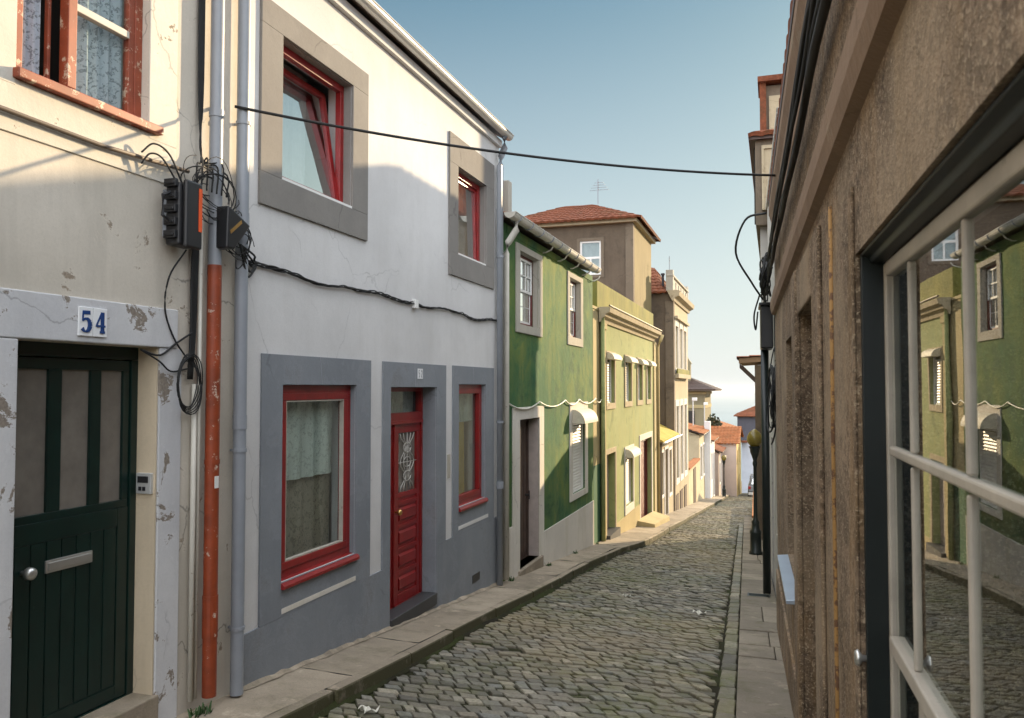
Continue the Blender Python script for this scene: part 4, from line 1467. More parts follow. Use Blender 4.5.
# olive villa with hipped roof
hv = thing('villa', 'olive grey villa with a hipped roof and deep eaves behind the orange roofs', 'villa', (-6.6, 66, G(66)))
FV = facing(62.0)
part('wall', MB().box(-12, -5.05, 62, 68, -7, 1.55), 'olive', hv)
part('cornice', MB().box(-12.1, -4.95, 61.9, 68.1, 1.15, 1.35).box(-12.05, -5.0, 61.94, 68.05, .1, .35), 'paleyellow', hv)
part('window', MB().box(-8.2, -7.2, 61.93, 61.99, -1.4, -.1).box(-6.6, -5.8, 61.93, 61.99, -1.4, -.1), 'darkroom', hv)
part('roof', MB().tiles((-12.6, 61.3, 1.5), (-4.2, 61.3, 1.5), (-7.6, 65, 2.9), (-9, 65, 2.9)).tiles((-4.2, 61.3, 1.5), (-4.2, 68.7, 1.5), (-7.6, 65, 2.9), (-7.6, 65, 2.9)).tiles((-4.2, 68.7, 1.5), (-12.6, 68.7, 1.5), (-9, 65, 2.9), (-7.6, 65, 2.9)), 'brownwood', hv)
part('soffit', MB().box(-12.55, -4.25, 61.35, 68.65, 1.40, 1.48), 'tan', hv)
part('chimney', MB().box(-6.75, -6.2, 63.0, 63.6, 1.6, 3.5).fpoly(facing(63.0), [(-6.85, 3.5), (-6.1, 3.5), (-6.48, 4.1)], -.6, 0), 'olive', hv)


# a dark leafy tree between the villa and the street
def tree(name, label, loc, h, r, leafc):
    t = thing(name, label, 'tree', loc)
    tr = MB()
    x, y, z = loc
    tr.tube([(x, y, z), (x + .1, y, z + h * .35), (x - .05, y + .1, z + h * .7)], [.16, .12, .06], 8)
    for k in range(5):
        a = k * 1.26
        tr.tube([(x, y, z + h * (.35 + .05 * k)), (x + r * .6 * math.cos(a), y + r * .6 * math.sin(a), z + h * (.6 + .06 * k))], [.07, .02], 6)
    part('trunk', tr, 'brownwood', t, smooth=True)
    lf = MB()
    for k in range(1500):
        while True:
            p = Vector((random.uniform(-1, 1), random.uniform(-1, 1), random.uniform(-1, 1)))
            if .25 < p.length < 1:
                break
        if math.sin(p.x * 5 + 1) * math.sin(p.y * 4) * math.sin(p.z * 5) < -.25:
            continue
        c = Vector((x + p.x * r, y + p.y * r, z + h * .68 + p.z * h * .34))
        a = Vector((random.uniform(-1, 1), random.uniform(-1, 1), random.uniform(-1, 1))).normalized() * .16
        b = a.cross(Vector((random.uniform(-1, 1), random.uniform(-1, 1), random.uniform(-1, 1)))).normalized() * .09
        lf.quad(c - a, c + b, c + a, c - b)
    m = NT('leaves_' + name)
    ge = m.n('ShaderNodeNewGeometry')
    m.surf(m.mix(ge.outputs['Random Per Island'], dk(leafc, .6), dk(leafc, 1.4)), .6)
    o = part('crown', lf, m.m, t)
    return t


tree('tree', 'dark leafy tree beside the olive villa', (-4.1, 57.5, G(57.5)), 5.3, .7, (.045, .05, .018))

# ------------------------------------------------------------------ right side: brown roughcast house
F = RF
ha = thing('town_house', 'brown roughcast house along the narrow pavement with a large cream framed window', 'house', (wallR(4), 4, G(4)))
W = (.15, 2.66, .2, 2.107)
DO = (4.12, 5.22, -1.2, 2.14)
KW = (6.1, 7.05, .32, 2.08)
wl = MB().wall(F, -2.5, 9.45, -2, 3.72, [W, DO, KW], t=.45)
wl.shell(F, -2.5, 9.45, -2, 3.72, 7)
part('wall', wl, 'brownstone', ha)
part('string_course', MB().prof(F, [(0, 2.50), (.035, 2.52), (.05, 2.58), (.05, 2.66), (.025, 2.70), (.025, 2.76), (0, 2.78)], -2.5, 9.45), 'brownpaint', ha)
part('eave', MB().prof(F, [(0, 3.30), (.012, 3.31), (.02, 3.40), (.03, 3.46), (.03, 3.56), (.055, 3.64), (.055, 3.74), (0, 3.74)], -2.5, 9.45), 'brownpaint', ha)
roof_slab(ha, F, -2.5, 9.45, 3.80, .06, 4.25, -3.5)
back_roof(ha, F, -2.5, 9.5, 3.80, 4.25, -3.5, 7)
part('door_surround', MB().fb(F, 3.76, 4.118, -1.5, 2.42, 0, .02).fb(F, 5.222, 5.56, -1.5, 2.42, 0, .035).fb(F, 4.12, 5.22, 2.142, 2.42, 0, .0205), 'brownstone', ha, bev=.01)
part('door', MB().fb(F, DO[0], DO[1], -1.2, DO[3], -.44, -.38), 'brownwood', ha)
part('window_jamb', MB().fb(F, 2.661, 3.0, -1.5, 2.32, 0, .010), 'brownstone', ha, bev=.012)
part('conduit', MB().tube([F.P(3.32, -.8, .004), F.P(3.31, .6, .004), F.P(3.33, 1.5, .004), F.P(3.32, 2.4, .004)], .010, 8), 'rust', ha, 'rusty ochre pipe on the wall', smooth=True)
# dark outer frame of the big window, splayed
df = MB()
for (a, b) in ((2.62, 2.80),):
    df.fpoly(Fr((.33, 0), (-math.sin(DELTA), math.cos(DELTA)), (0, 0)), [], 0, 0) if False else None
df.hexa([F.P(2.619, .2, -.004), F.P(2.76, .2, -.10), F.P(2.8, .2, -.44), F.P(2.619, .2, -.44), F.P(2.619, 2.105, -.004), F.P(2.76, 2.105, -.10), F.P(2.8, 2.105, -.44), F.P(2.619, 2.105, -.44)]) if False else None
df.prof(F, [(-.012, 2.106), (-.012, 2.098), (-.035, 2.090), (-.04, 2.075), (-.075, 2.072), (-.075, 2.106)], .16, 2.655)
df.fb(F, 2.632, 2.657, .21, 2.106, -.12, -.012)
outer = part('window', df, 'greenblack', ha, 'big cream casement in a green black outer frame', bev=.003)
gw_, ft_ = -.085, -.070
cf = MB()
UL, TOP, BOT = 2.630, 2.070, .935
ms = [2.27, 1.73, 1.20, .68]
cf.fb(F, UL - .028, UL, .25, TOP, gw_ - .03, ft_ - .003)                  # stile
cf.fb(F, .2, UL - .055, TOP - .045, TOP, gw_ - .03, ft_)           # head
cf.fb(F, .2, UL - .055, 1.50, 1.527, gw_ - .02, ft_ - .002)        # middle bar
cf.fb(F, .2, UL - .055, BOT, BOT + .045, gw_ - .03, ft_ + .006)     # lower rail
for m_ in ms:
    cf.fb(F, m_ - .009, m_ + .009, BOT + .045, 1.495, gw_ - .012, ft_ - .005)
    cf.fb(F, m_ - .009, m_ + .009, 1.53, TOP - .045, gw_ - .012, ft_ - .005)
for a in (2.18, 1.2):
    cf.fb(F, a - .03, a + .03, .25, BOT, gw_ - .03, ft_ - .002)
cf.fb(F, .2, UL - .055, .25, .32, gw_ - .03, ft_)
part('casement', cf, 'creamframe', outer, bev=.006)
part('pane', pane_mb(F, [(.2, UL - .05, .3, TOP - .04)], gw_), 'glassnear', outer)
part('window_stay', MB().tube([F.P(2.645, .885, -.02), F.P(2.645, .885, .0), F.P(2.645, .885, .01), F.P(2.645, .885, .02)], [.010, .010, .026, .020], 12), 'steel', outer, smooth=True)
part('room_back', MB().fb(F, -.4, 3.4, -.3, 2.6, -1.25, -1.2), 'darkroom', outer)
# small far window with metal sill
kw = window(F, ha, *KW, -.10, 'greenblack', fw=.06, nu=2, nv=2, backing=.3)
part('sill', MB().prof(F, [(-.1, .315), (.085, .295), (.085, .272), (-.1, .272)], 5.62, 7.12), 'bluesill', kw, 'blue grey metal sill', bev=.003)
part('plinth', MB().fb(F, 5.60, 9.44, -2, -.32, 0, .02), 'brownstone', ha)

# ------------------------------------------------------------------ right: pale house, tall house, low house
FP = Fr((.40, 0), (-math.sin(DELTA), math.cos(DELTA)), (-math.cos(DELTA), -math.sin(DELTA)))
hp = thing('town_house', 'pale rough plastered house with cables, beyond the brown roughcast one', 'house', (wallR(12), 12, G(12)))
pw = [(10.1, 11.0, -.2, 1.6), (12.9, 13.8, -1.9, .9)]
wl = MB().wall(FP, 9.46, 14.55, -3, 4.78, pw, t=.2)
wl.shell(FP, 9.46, 14.55, -3, 4.78, 6)
part('wall', wl, 'rightpale', hp)
part('surround', MB().surround(FP, (9.95, 11.15, -.35, 1.75), pw[0], 0, .03), 'stonetrim', hp)
window(FP, hp, *pw[0], -.08, 'whitepaint', nu=2, nv=2, curtain='drape', backing=.2)
part('door', MB().fb(FP, *pw[1], -.15, -.1), 'brownwood', hp)
part('coping', MB().fb(FP, 9.42, 14.56, 4.782, 4.86, -.25, .03), 'rightpale', hp, bev=.01)
part('roof', MB().tiles(FP.P(14.5, 4.80, -.26), FP.P(9.5, 4.80, -.26), FP.P(9.5, 5.15, -3), FP.P(14.5, 5.15, -3)).tiles(FP.P(9.4, 4.80, -6.1), FP.P(14.6, 4.80, -6.1), FP.P(14.6, 5.15, -3), FP.P(9.4, 5.15, -3)), 'tile', hp)

FC = facing(14.65)
hc = thing('town_house', 'tall tan house with a jettied upper floor, moulded window and red framed roof turret', 'house', (1.5, 18, G(18)))
part('wall', MB().box(-.22, 4.5, 14.85, 20.0, -4, 4.6), 'rightpale', hc)
cwn = (-.02, .46, 4.95, 5.75)
wl = MB().wall(FC, -.29, 4.5, 4.55, 6.05, [cwn], t=.2)
wl.quad((-.29, 14.65, 4.55), (-.29, 20.0, 4.55), (-.29, 20.0, 6.05), (-.29, 14.65, 6.05)).quad((-.29, 14.65, 4.55), (4.5, 14.65, 4.55), (4.5, 20.0, 4.55), (-.29, 20.0, 4.55)).quad((4.5, 14.65, 4.55), (4.5, 20.0, 4.55), (4.5, 20.0, 6.05), (4.5, 14.65, 6.05)).quad((-.29, 20.0, 4.55), (4.5, 20.0, 4.55), (4.5, 20.0, 6.05), (-.29, 20.0, 6.05))
part('upper_floor', wl, 'tan', hc)
part('surround', MB().surround(FC, (-.14, .58, 4.83, 5.88), cwn, 0, .04).surround(FC, (-.18, .62, 4.80, 5.94), (-.14, .58, 4.83, 5.88), 0, .07), 'creamstone', hc)
window(FC, hc, *cwn, -.08, 'brownwood', nu=2, nv=3, backing=.3)
part('eave', MB().box(-.38, 4.6, 14.55, 20.1, 6.05, 6.12), 'brownwood', hc)
part('roof', MB().tiles((-.40, 20.1, 6.13), (-.40, 14.5, 6.13), (2, 15.5, 6.55), (2, 19.2, 6.55)).tiles((-.40, 14.5, 6.13), (4.6, 14.5, 6.13), (2, 15.5, 6.55), (2, 15.5, 6.55)).tiles((4.6, 14.5, 6.13), (4.6, 20.1, 6.13), (2, 19.2, 6.55), (2, 15.5, 6.55)).tiles((4.6, 20.1, 6.13), (-.40, 20.1, 6.13), (2, 19.2, 6.55), (2, 19.2, 6.55)), 'tilered', hc)
tu = MB().box(-.18, .38, 18.9, 19.7, 6.2, 8.55)
t_ = part('turret', tu, 'tan', hc)
part('turret_trim', MB().box(-.26, -.12, 18.8, 19.76, 6.2, 8.6).box(.32, .46, 18.8, 19.76, 6.2, 8.6).box(-.30, .50, 18.7, 19.8, 8.6, 8.72), 'tilered', t_)
part('panel', MB().box(-.06, .26, 18.86, 18.89, 6.9, 8.3), 'creamstone', t_)

hd = thing('cottage', 'low house whose brown timber eave juts out over the street lamp', 'house', (-.45, 23, G(23)))
part('wall', MB().box(-.48, 4.5, 21.0, 23.6, -4, 2.25), 'brownwall', hd)
ea = MB().hexa([(-.86, 20.9, 2.30), (4.6, 20.9, 2.6), (4.6, 23.7, 2.6), (-.86, 23.7, 2.30), (-.86, 20.9, 2.42), (4.6, 20.9, 2.84), (4.6, 23.7, 2.84), (-.86, 23.7, 2.42)])
part('soffit', ea, 'brownpaint', hd)
part('roof', MB().tiles((-.91, 23.7, 2.43), (-.91, 20.85, 2.43), (4.6, 20.85, 2.85), (4.6, 23.7, 2.85)), 'tile', hd)
br = MB()
for y in (21.1, 22.5, 23.3, 23.55):
    br.hexa([(-.85, y, 2.18), (-.47, y, 1.80), (-.47, y + .08, 1.80), (-.85, y + .08, 2.18), (-.85, y, 2.298), (-.47, y, 1.92), (-.47, y + .08, 1.92), (-.85, y + .08, 2.298)])
part('bracket', br, 'brownwood', hd)
part('window', MB().box(-.50, -.482, 22, 23, -.9, .7), 'brownwood', hd)
hr = thing('garden_wall', 'whitewashed garden wall below the jutting brown eave', 'wall', (-.7, 32, G(32)))
part('wall', MB().box(-.75, -.5, 23.75, 40, -6, -2.1), 'whiteold', hr) if False else part('wall', MB().hexa([(-.62, 23.75, -5), (-.35, 23.75, -5), (-.7, 40, -6), (-1.0, 40, -6), (-.62, 23.75, -2.0), (-.35, 23.75, -2.0), (-.7, 40, -3.3), (-1.0, 40, -3.3)]), 'whiteold', hr)
part('coping', MB().hexa([(-.66, 23.75, -1.998), (-.31, 23.75, -1.998), (-.66, 40, -3.298), (-1.04, 40, -3.298), (-.66, 23.75, -1.94), (-.31, 23.75, -1.94), (-.66, 40, -3.24), (-1.04, 40, -3.24)]), 'tileorange', hr)
hs = thing('cottage', 'small cream cottage with an orange roof right of the slender lamp column', 'house', (.6, 47, G(47)))
part('wall', MB().box(-.75, 4, 45, 50, -7, -2.6), 'cream', hs)
part('roof', MB().tiles((-1.0, 44.8, -2.58), (4.2, 44.8, -2.58), (4.2, 47.5, -1.9), (-1.0, 47.5, -1.9)).tiles((4.2, 50.2, -2.58), (-1.0, 50.2, -2.58), (-1.0, 47.5, -1.9), (4.2, 47.5, -1.9)), 'tileorange', hs)
part('gable', MB().quad((-.75, 45, -2.6), (-.75, 50, -2.6), (-.75, 47.5, -1.92)), 'cream', hs)

# ------------------------------------------------------------------ street lamps
def lamp_post(label, x, y, s=1.0):
    z = G(y) - .04
    t = thing('street_lamp', label, 'street lamp', (x, y, z), 'old iron street lamps')
    p = [(.135, 0), (.135, .06), (.115, .08), (.11, .42), (.12, .44), (.12, .48), (.085, .52), (.075, .62), (.085, .66), (.05, .72), (.042, .80), (.034, 1.8), (.05, 1.84), (.05, 1.88), (.035, 1.92), (.06, 2.0), (.09, 2.10)]
    part('post', MB().lathe((x, y, z), [(r * s, h * s) for r, h in p], 16), 'iron', t, smooth=True)
    part('lamp_collar', MB().lathe((x, y, z), [(r * s, h * s) for r, h in [(.06, 2.0), (.095, 2.10), (.10, 2.16), (.12, 2.20), (.12, 2.215)]], 12), 'iron', t)
    part('lantern', MB().lathe((x, y, z), [(r * s, h * s) for r, h in [(.085, 2.215), (.135, 2.27), (.158, 2.34), (.15, 2.42), (.11, 2.50), (.05, 2.55), (.02, 2.57)]], 16), 'lampglass', t, smooth=True)
    return t


lamp_post('iron lamp post with a yellow globe standing on the narrow pavement', -.41, 17.3, 1.0)
lamp_post('distant lamp post with a pale globe near the ochre corner house', -2.95, 49.5, .98)
for x, y, z0, z1, lab in ((-4.25, 44.5, -.4, 1.0, 'thin pole with a white lamp head above the orange tile roof'), (-4.3, 52.5, -2, .6, 'thin pole with a white lamp head close to the dark tree')):
    t = thing('lamp_pole', lab, 'lamp pole', (x, y, z0), 'thin lamp poles over the roofs')
    part('pole', MB().tube([(x, y, z0), (x, y, z1)], .035, 8), 'zinc', t)
    part('lamp_head', MB().box(x - .05, x + .22, y - .06, y + .06, z1 - .05, z1 + .12), 'whitepaint', t, bev=.02)

for (x, y, z, h, lab) in ((-5.2, 44.0, .1, 1.3, 'aerial on the orange roofed cream house'), (-1.2, 66, .4, 1.2, 'aerial on the slate topped house closing the street'), (-6.0, 28.2, 8.3, .9, 'bare aerial on the ridge of the hipped red roof')):
    ab = MB().tube([(x, y, z), (x, y, z + h)], .018, 6)
    for q in range(4):
        ab.tube([(x - .35 + .06 * q, y + .2, z + h * (.62 + .1 * q)), (x + .35 - .06 * q, y + .2, z + h * (.62 + .1 * q))], .010, 5)
        ab.tube([(x, y, z + h * (.62 + .1 * q)), (x, y + .2, z + h * (.62 + .1 * q))], .010, 5)
    solo('antenna', ab, 'pvcgrey', 'thin ' + lab, 'aerial', (x, y, z))

# parked car at the bottom of the street
cx, cy = -.95, 56.5
cz = G(cy) - KERB
car = thing('parked_car', 'small dark car parked at the bottom of the street behind the lamp column', 'car', (cx, cy, cz))
FX = Fr((cx, cy), (0, 1), (1, 0))


def carbody(pts, w):
    return MB().fpoly(Fr((cx, cy), (0, 1), (1, 0)), [(u, cz + v) for u, v in pts], -w, w)


part('body', carbody([(-1.9, .28), (-1.95, .55), (-1.85, .88), (-1.0, .95), (1.2, .90), (1.9, .75), (1.98, .5), (1.9, .28)], .80), 'carpaint', car, bev=.07)
cab = part('cabin', carbody([(-1.7, .88), (-1.45, 1.35), (-1.1, 1.45), (.2, 1.45), (1.0, .92)], .70), 'carpaint', car, bev=.06)
part('rear_window', MB().hexa([(cx - .58, cy - 1.70, cz + .97), (cx + .58, cy - 1.70, cz + .97), (cx + .58, cy - 1.6, cz + .97), (cx - .58, cy - 1.6, cz + .97), (cx - .5, cy - 1.50, cz + 1.32), (cx + .5, cy - 1.50, cz + 1.32), (cx + .5, cy - 1.4, cz + 1.32), (cx - .5, cy - 1.4, cz + 1.32)]), 'glassup', cab)
for sx in (-1, 1):
    part('tail_light', MB().box(cx + sx * .70 - .08, cx + sx * .70 + .08, cy - 1.95, cy - 1.85, cz + .68, cz + .86), 'red', car, bev=.01)
    for yy in (-1.25, 1.25):
        wv = part('wheel', MB().tube([(cx + sx * .64, cy + yy, cz + .30), (cx + sx * .82, cy + yy, cz + .30)], .30, 18), 'tyre', car)
        part('rim', MB().tube([(cx + sx * .80, cy + yy, cz + .30), (cx + sx * .826, cy + yy, cz + .30)], .19, 14), 'steel', wv)
part('number_plate', MB().box(cx - .26, cx + .26, cy - 1.975, cy - 1.95, cz + .48, cz + .60), 'whitepaint', car)
part('bumper', MB().box(cx - .78, cx + .78, cy - 2.0, cy - 1.9, cz + .28, cz + .46), 'zinc', car, bev=.03)

# ------------------------------------------------------------------ cables and boxes
F = LF


def sag(a, b, s, n=16):
    a, b = Vector(a), Vector(b)
    return [a.lerp(b, k / n) - Vector((0, 0, s * 4 * (k / n) * (1 - k / n))) for k in range(n + 1)]


wire_a = F.P(4.74, 3.70, .06)
wire_b = RF.P(7.6, 3.62, .03)
solo('overhead_cable', MB().tube(sag(wire_a, wire_b, .10, 24), .011, 8), 'cable', 'black cable spanning the street from the white house to the brown eave', 'cable', wire_a, 'cables strung along the street', smooth=True)
solo('wall_cable', MB().tube([F.P(2.0, 3.08, .03), F.P(2.9, 3.10, .03), F.P(3.6, 3.09, .03), F.P(4.30, 3.12, .04)], .014, 8), 'browncable', 'brown cable pinned under the lace curtained window', 'cable', F.P(2.0, 3.08, .03), 'cables strung along the street', smooth=True)
bc = MB()
for k in range(4):
    pts = []
    for q in range(49):
        u = 4.9 + (10.66 - 4.9) * q / 48
        v = 2.62 + .025 * math.sin(q * .45) - .03 * math.sin(math.pi * ((q % 12) / 12))
        pts.append(F.P(u, v + (.010 + .008 * math.sin(q * .31 + k)) * math.sin(q * 1.3 + k * 1.6), .022 + .010 * math.cos(q * 1.3 + k * 1.6)))
    bc.cable(pts, .0062, 6, 3)
solo('wall_cable', bc, 'cable', 'twisted black cable bundle along the white house between its floors', 'cable', F.P(4.9, 2.6, .02), 'cables strung along the street', smooth=True)
solo('cable_clip', MB().fb(F, 7.80, 7.88, 2.545, 2.64, .0, .05), 'whitepaint', 'white clip holding the twisted cable on the white house wall', 'clip', F.P(7.84, 2.6, 0), bev=.006)
sc_ = MB()
us = [11.0, 12.6, 14.3, 15.4, 16.9, 17.6]
pts = []
for a, b in zip(us, us[1:]):
    for q in range(9):
        s = q / 8
        pts.append(F.P(a + (b - a) * s, 1.46 - .10 * 4 * s * (1 - s), .035))
sc_.tube(pts, .012, 6)
solo('wall_cable', sc_, 'whitecable', 'pale cable hanging in scallops across the green house', 'cable', F.P(11, 1.46, .03), 'cables strung along the street', smooth=True)

F = Fr((-3.7, -.12), (0, 1), (1, 0))
# black terminal box with handle and orange strip
jb = thing('terminal_box', 'ribbed black terminal box with an orange strip, hung beside the orange pipe', 'terminal box', tuple(F.P(4.28, 2.60, .02)))
bx = MB().fb(F, 4.23, 4.40, 2.60, 3.00, .03, .14)
body = part('body', bx, 'black', jb, bev=.014)
rb = MB()
for k in range(5):
    z = 2.64 + k * .082
    rb.fb(F, 4.20, 4.23, z, z + .05, .04, .13)
    rb.fb(F, 4.188, 4.201, z + .012, z + .03, .05, .125)
part('rib', rb, 'black', body, bev=.004)
part('cover', MB().fb(F, 4.25, 4.40, 2.585, 3.02, .14, .18), 'black', jb, bev=.016)
part('orange_strip', MB().fb(F, 4.358, 4.388, 2.70, 2.98, .179, .184), 'orangestrip', jb)
part('handle', MB().tube([F.P(4.20, 2.74, .09), F.P(4.14, 2.77, .09), F.P(4.14, 2.90, .09), F.P(4.20, 2.93, .09)], .011, 8), 'black', jb)
part('bracket', MB().fb(F, 4.24, 4.38, 2.66, 2.96, 0, .03), 'pvcgrey', jb)
j2 = thing('terminal_box', 'smaller tilted black terminal box between the two downpipes', 'terminal box', tuple(F.P(4.78, 2.7, .1)))
part('body', MB().hexa([F.P(4.62, 2.64, .10), F.P(4.70, 2.64, .10), F.P(4.70, 2.64, .20), F.P(4.62, 2.64, .20), F.P(4.62, 2.93, .10), F.P(4.86, 2.83, .10), F.P(4.86, 2.83, .21), F.P(4.62, 2.93, .21)]), 'black', j2, bev=.012)
part('strip', MB().hexa([F.P(4.65, 2.74, .195), F.P(4.76, 2.83, .2), F.P(4.76, 2.83, .212), F.P(4.65, 2.74, .207), F.P(4.64, 2.76, .195), F.P(4.75, 2.85, .2), F.P(4.75, 2.85, .213), F.P(4.64, 2.76, .209)]), 'brass', j2)


def tangle(F, c, ru, rv, w, n, rad, seed):
    rnd = random.Random(seed)
    mb = MB()
    for k in range(n):
        pts = []
        a0 = rnd.uniform(0, 6.28)
        ar = rnd.uniform(2.5, 5.5)
        ru_, rv_ = ru * rnd.uniform(.4, 1.0), rv * rnd.uniform(.4, 1.0)
        cu, cv = c[0] + rnd.uniform(-.3, .3) * ru, c[1] + rnd.uniform(-.3, .3) * rv
        ww = w + rnd.uniform(-.03, .05)
        for q in range(15):
            t = a0 + ar * q / 14
            pts.append(F.P(cu + ru_ * math.cos(t), cv + rv_ * math.sin(t), max(.012, ww + .03 * math.sin(t * 1.7 + k))))
        mb.tube(pts, rad * rnd.uniform(.7, 1.2), 5)
    return mb


F = Fr((-3.7, -.10), (0, 1), (1, 0))
tg = tangle(F, (4.52, 3.02), .24, .18, .12, 13, .0038, 3)
tg.f += []
for k in range(7):
    u = 4.36 + .05 * k
    tg.cable([F.P(u, 3.0, .14), F.P(u + .03, 3.16 + .03 * (k % 3), .12), F.P(4.5, 3.25, .06), F.P(4.5 + .008 * k, 3.8, .03), F.P(4.50 + .008 * k, 5.6, .03)], .006, 5)
tg.cable([F.P(4.2, 3.0, .12), F.P(4.1, 3.12, .10), F.P(4.02, 3.13, .08), F.P(3.98, 3.06, .05)], .006, 5)
tg.cable([F.P(4.25, 3.0, .12), F.P(4.16, 3.16, .10), F.P(4.05, 3.20, .08), F.P(3.98, 3.13, .05)], .006, 5)
solo('cable_tangle', tg, 'cable', 'tangle of thin black wires above the ribbed terminal box', 'cables', F.P(4.5, 3.0, .1), smooth=True)
tg = tangle(F, (4.80, 2.72), .15, .18, .13, 9, .0038, 5)
for k in range(5):
    tg.cable([F.P(4.82, 2.7, .14), F.P(4.95 + .02 * k, 2.5 + .04 * k, .10), F.P(5.1, 2.56 + .02 * k, .05), F.P(5.15, 2.60, .03)], .008, 5)
solo('cable_tangle', tg, 'cable', 'knot of black wires around the smaller tilted terminal box', 'cables', F.P(4.8, 2.7, .1), smooth=True)
tg = MB()
for k in range(6):
    r_ = .12 + .008 * k
    tg.tube([F.P(4.40 + r_ * .75 * math.cos(t) + .006 * k, 1.72 + r_ * 1.25 * math.sin(t), .06 + .008 * math.sin(3 * t + k)) for t in [q * math.pi / 12 for q in range(25)]], .004, 5)
tg.cable([F.P(4.30, 2.58, .12), F.P(4.22, 2.4, .06), F.P(4.22, 2.2, .03), F.P(4.30, 2.02, .03), F.P(4.42, 1.88, .04)], .006, 5)
tg.cable([F.P(4.05, 1.93, .0), F.P(4.18, 1.90, .03), F.P(4.32, 1.98, .03), F.P(4.46, 2.06, .04)], .007, 5)
tg.cable([F.P(4.05, 1.93, .0), F.P(4.18, 1.86, .03), F.P(4.28, 1.80, .03), F.P(4.42, 1.82, .04)], .006, 5)
for k in range(5):
    tg.cable([F.P(4.455 + .012 * k, 2.9, .05), F.P(4.45 + .012 * k, 2.4, .04), F.P(4.455 + .010 * k, 2.1, .035), F.P(4.43 + .008 * k, 1.75, .04)], .009, 5)
solo('cable_coil', tg, 'cable', 'coil of spare black wire hanging beside door 54', 'cables', F.P(4.4, 1.7, .05), smooth=True)

# cables on the right
F = RF
rc = MB()
for k in range(6):
    pts = []
    for q in range(25):
        u = .3 + 8.9 * q / 24
        pts.append(F.P(u, 3.02 + .03 * k + .02 * math.sin(q * .8 + k) - .08 * math.sin(math.pi * (q % 8) / 8) * (k % 2), .05 + .014 * (k % 3) + .006 * math.sin(q + k)))
    rc.tube(pts, .010 if k else .019, 7)
rc.tube([F.P(u, 3.26 + .02 * math.sin(u * 2), .06) for u in [.3 + .5 * q for q in range(18)]], .014, 6)
solo('wall_cable', rc, 'cable', 'thick black cable bundle under the eave of the brown roughcast house', 'cable', F.P(.3, 3.0, .05), 'cables strung along the street', smooth=True)
F = FP
bb = thing('cable_box', 'black cable box on top of the dark drainpipe of the pale house', 'cable box', tuple(F.P(11.6, 2.2, .05)))
part('body', MB().fb(F, 11.3, 11.95, 2.22, 2.80, .03, .19), 'black', bb, bev=.02)
part('lid', MB().fb(F, 11.26, 11.99, 2.80, 2.84, .02, .21), 'black', bb, bev=.01)
dpz = solo('drainpipe', MB().tube([F.P(11.9, 2.22, .13), F.P(12.0, -1.25, .13)], .055, 12), 'iron', 'dark iron drainpipe below the black cable box', 'drainpipe', tuple(F.P(12, -1.25, .13)), smooth=True)
tg = tangle(F, (10.8, 3.1), .9, .30, .12, 16, .012, 11)
for k in range(5):
    tg.cable([F.P(9.3, 3.1 + .04 * k, .1), F.P(10.2, 3.0 + .05 * k, .12), F.P(11.0, 2.95, .14), F.P(11.6, 2.84, .12)], .014, 6)
tg.cable([F.P(9.6, 3.7, .15), F.P(10.2, 3.75, .38), F.P(10.8, 3.45, .50), F.P(11.2, 3.1, .30), F.P(11.5, 2.9, .15)], .014, 6)
tg.cable([F.P(11.4, 2.95, .2), F.P(11.6, 2.7, .27), F.P(11.7, 2.5, .25), F.P(11.65, 2.75, .22)], .012, 6)
solo('cable_tangle', tg, 'cable', 'drooping black wires above the cable box on the pale house', 'cables', F.P(10.8, 3.0, .1), smooth=True)
tg = tangle(F, (11.0, 1.6), .6, .5, .06, 14, .010, 12)
solo('cable_tangle', tg, 'cable', 'loose wires on the pale wall beside the dark drainpipe', 'cables', F.P(11, 1.6, .1), smooth=True)

# cement fillet where wall 52 meets the pavement
ff = MB()
pr = None
for k in range(0, 58):
    yy = 4.95 + k * .1
    wv = random.uniform(.02, .05)
    cur = (Vector((-3.684, yy, G(yy) + .03 + random.uniform(0, .018))), Vector((-3.684 + wv, yy, G(yy) + .016)))
    if pr:
        ff.quad(pr[0], pr[1], cur[1], cur[0])
    pr = cur
part('cement_fillet', ff, 'slab', h52)
# litter on the setts
for (x, y, sx, lab) in ((-.93, 10.35, .16, 'curled white paper scrap near the right gutter'), (-2.0, 11.2, .10, 'small white paper scrap in the middle of the cobbles'), (-2.82, 5.25, .13, 'pale crumpled paper on the cobbles by the left kerb')):
    mb = MB()
    n_ = 6
    i0 = len(mb.v)
    for a in range(n_ + 1):
        for b in range(4):
            mb.v.append(Vector((x + sx * (a / n_ - .5), y + sx * .5 * (b / 3 - .5) + .03 * math.sin(a * 1.3), road_z(y) + .03 + .018 * math.sin(a * 1.7 + b) + random.uniform(0, .01))))
    for a in range(n_):
        for b in range(3):
            q = i0 + a * 4 + b
            mb.f.append((q, q + 4, q + 5, q + 1))
    o = solo('paper_scrap', mb, 'whitecable', lab, 'litter', (x, y, road_z(y)), 'paper scraps lying on the road')
    sm_ = o.modifiers.new('thickness', 'SOLIDIFY')
    sm_.thickness = .003
gt = MB()
gx, gy = kerb_right(11.6) + .24, 11.6
for k in range(6):
    gt.box(gx - .13, gx + .13, gy - .16 + k * .058, gy - .16 + k * .058 + .03, G(gy) - .07, G(gy) - .031)
gt.box(gx - .15, gx - .13, gy - .18, gy + .18, G(gy) - .07, G(gy) - .029)
gt.box(gx + .13, gx + .15, gy - .18, gy + .18, G(gy) - .07, G(gy) - .029)
solo('drain_grate', gt, 'iron', 'small iron drain grate in the narrow right pavement', 'drain grate', (gx, gy, G(gy) - .03))

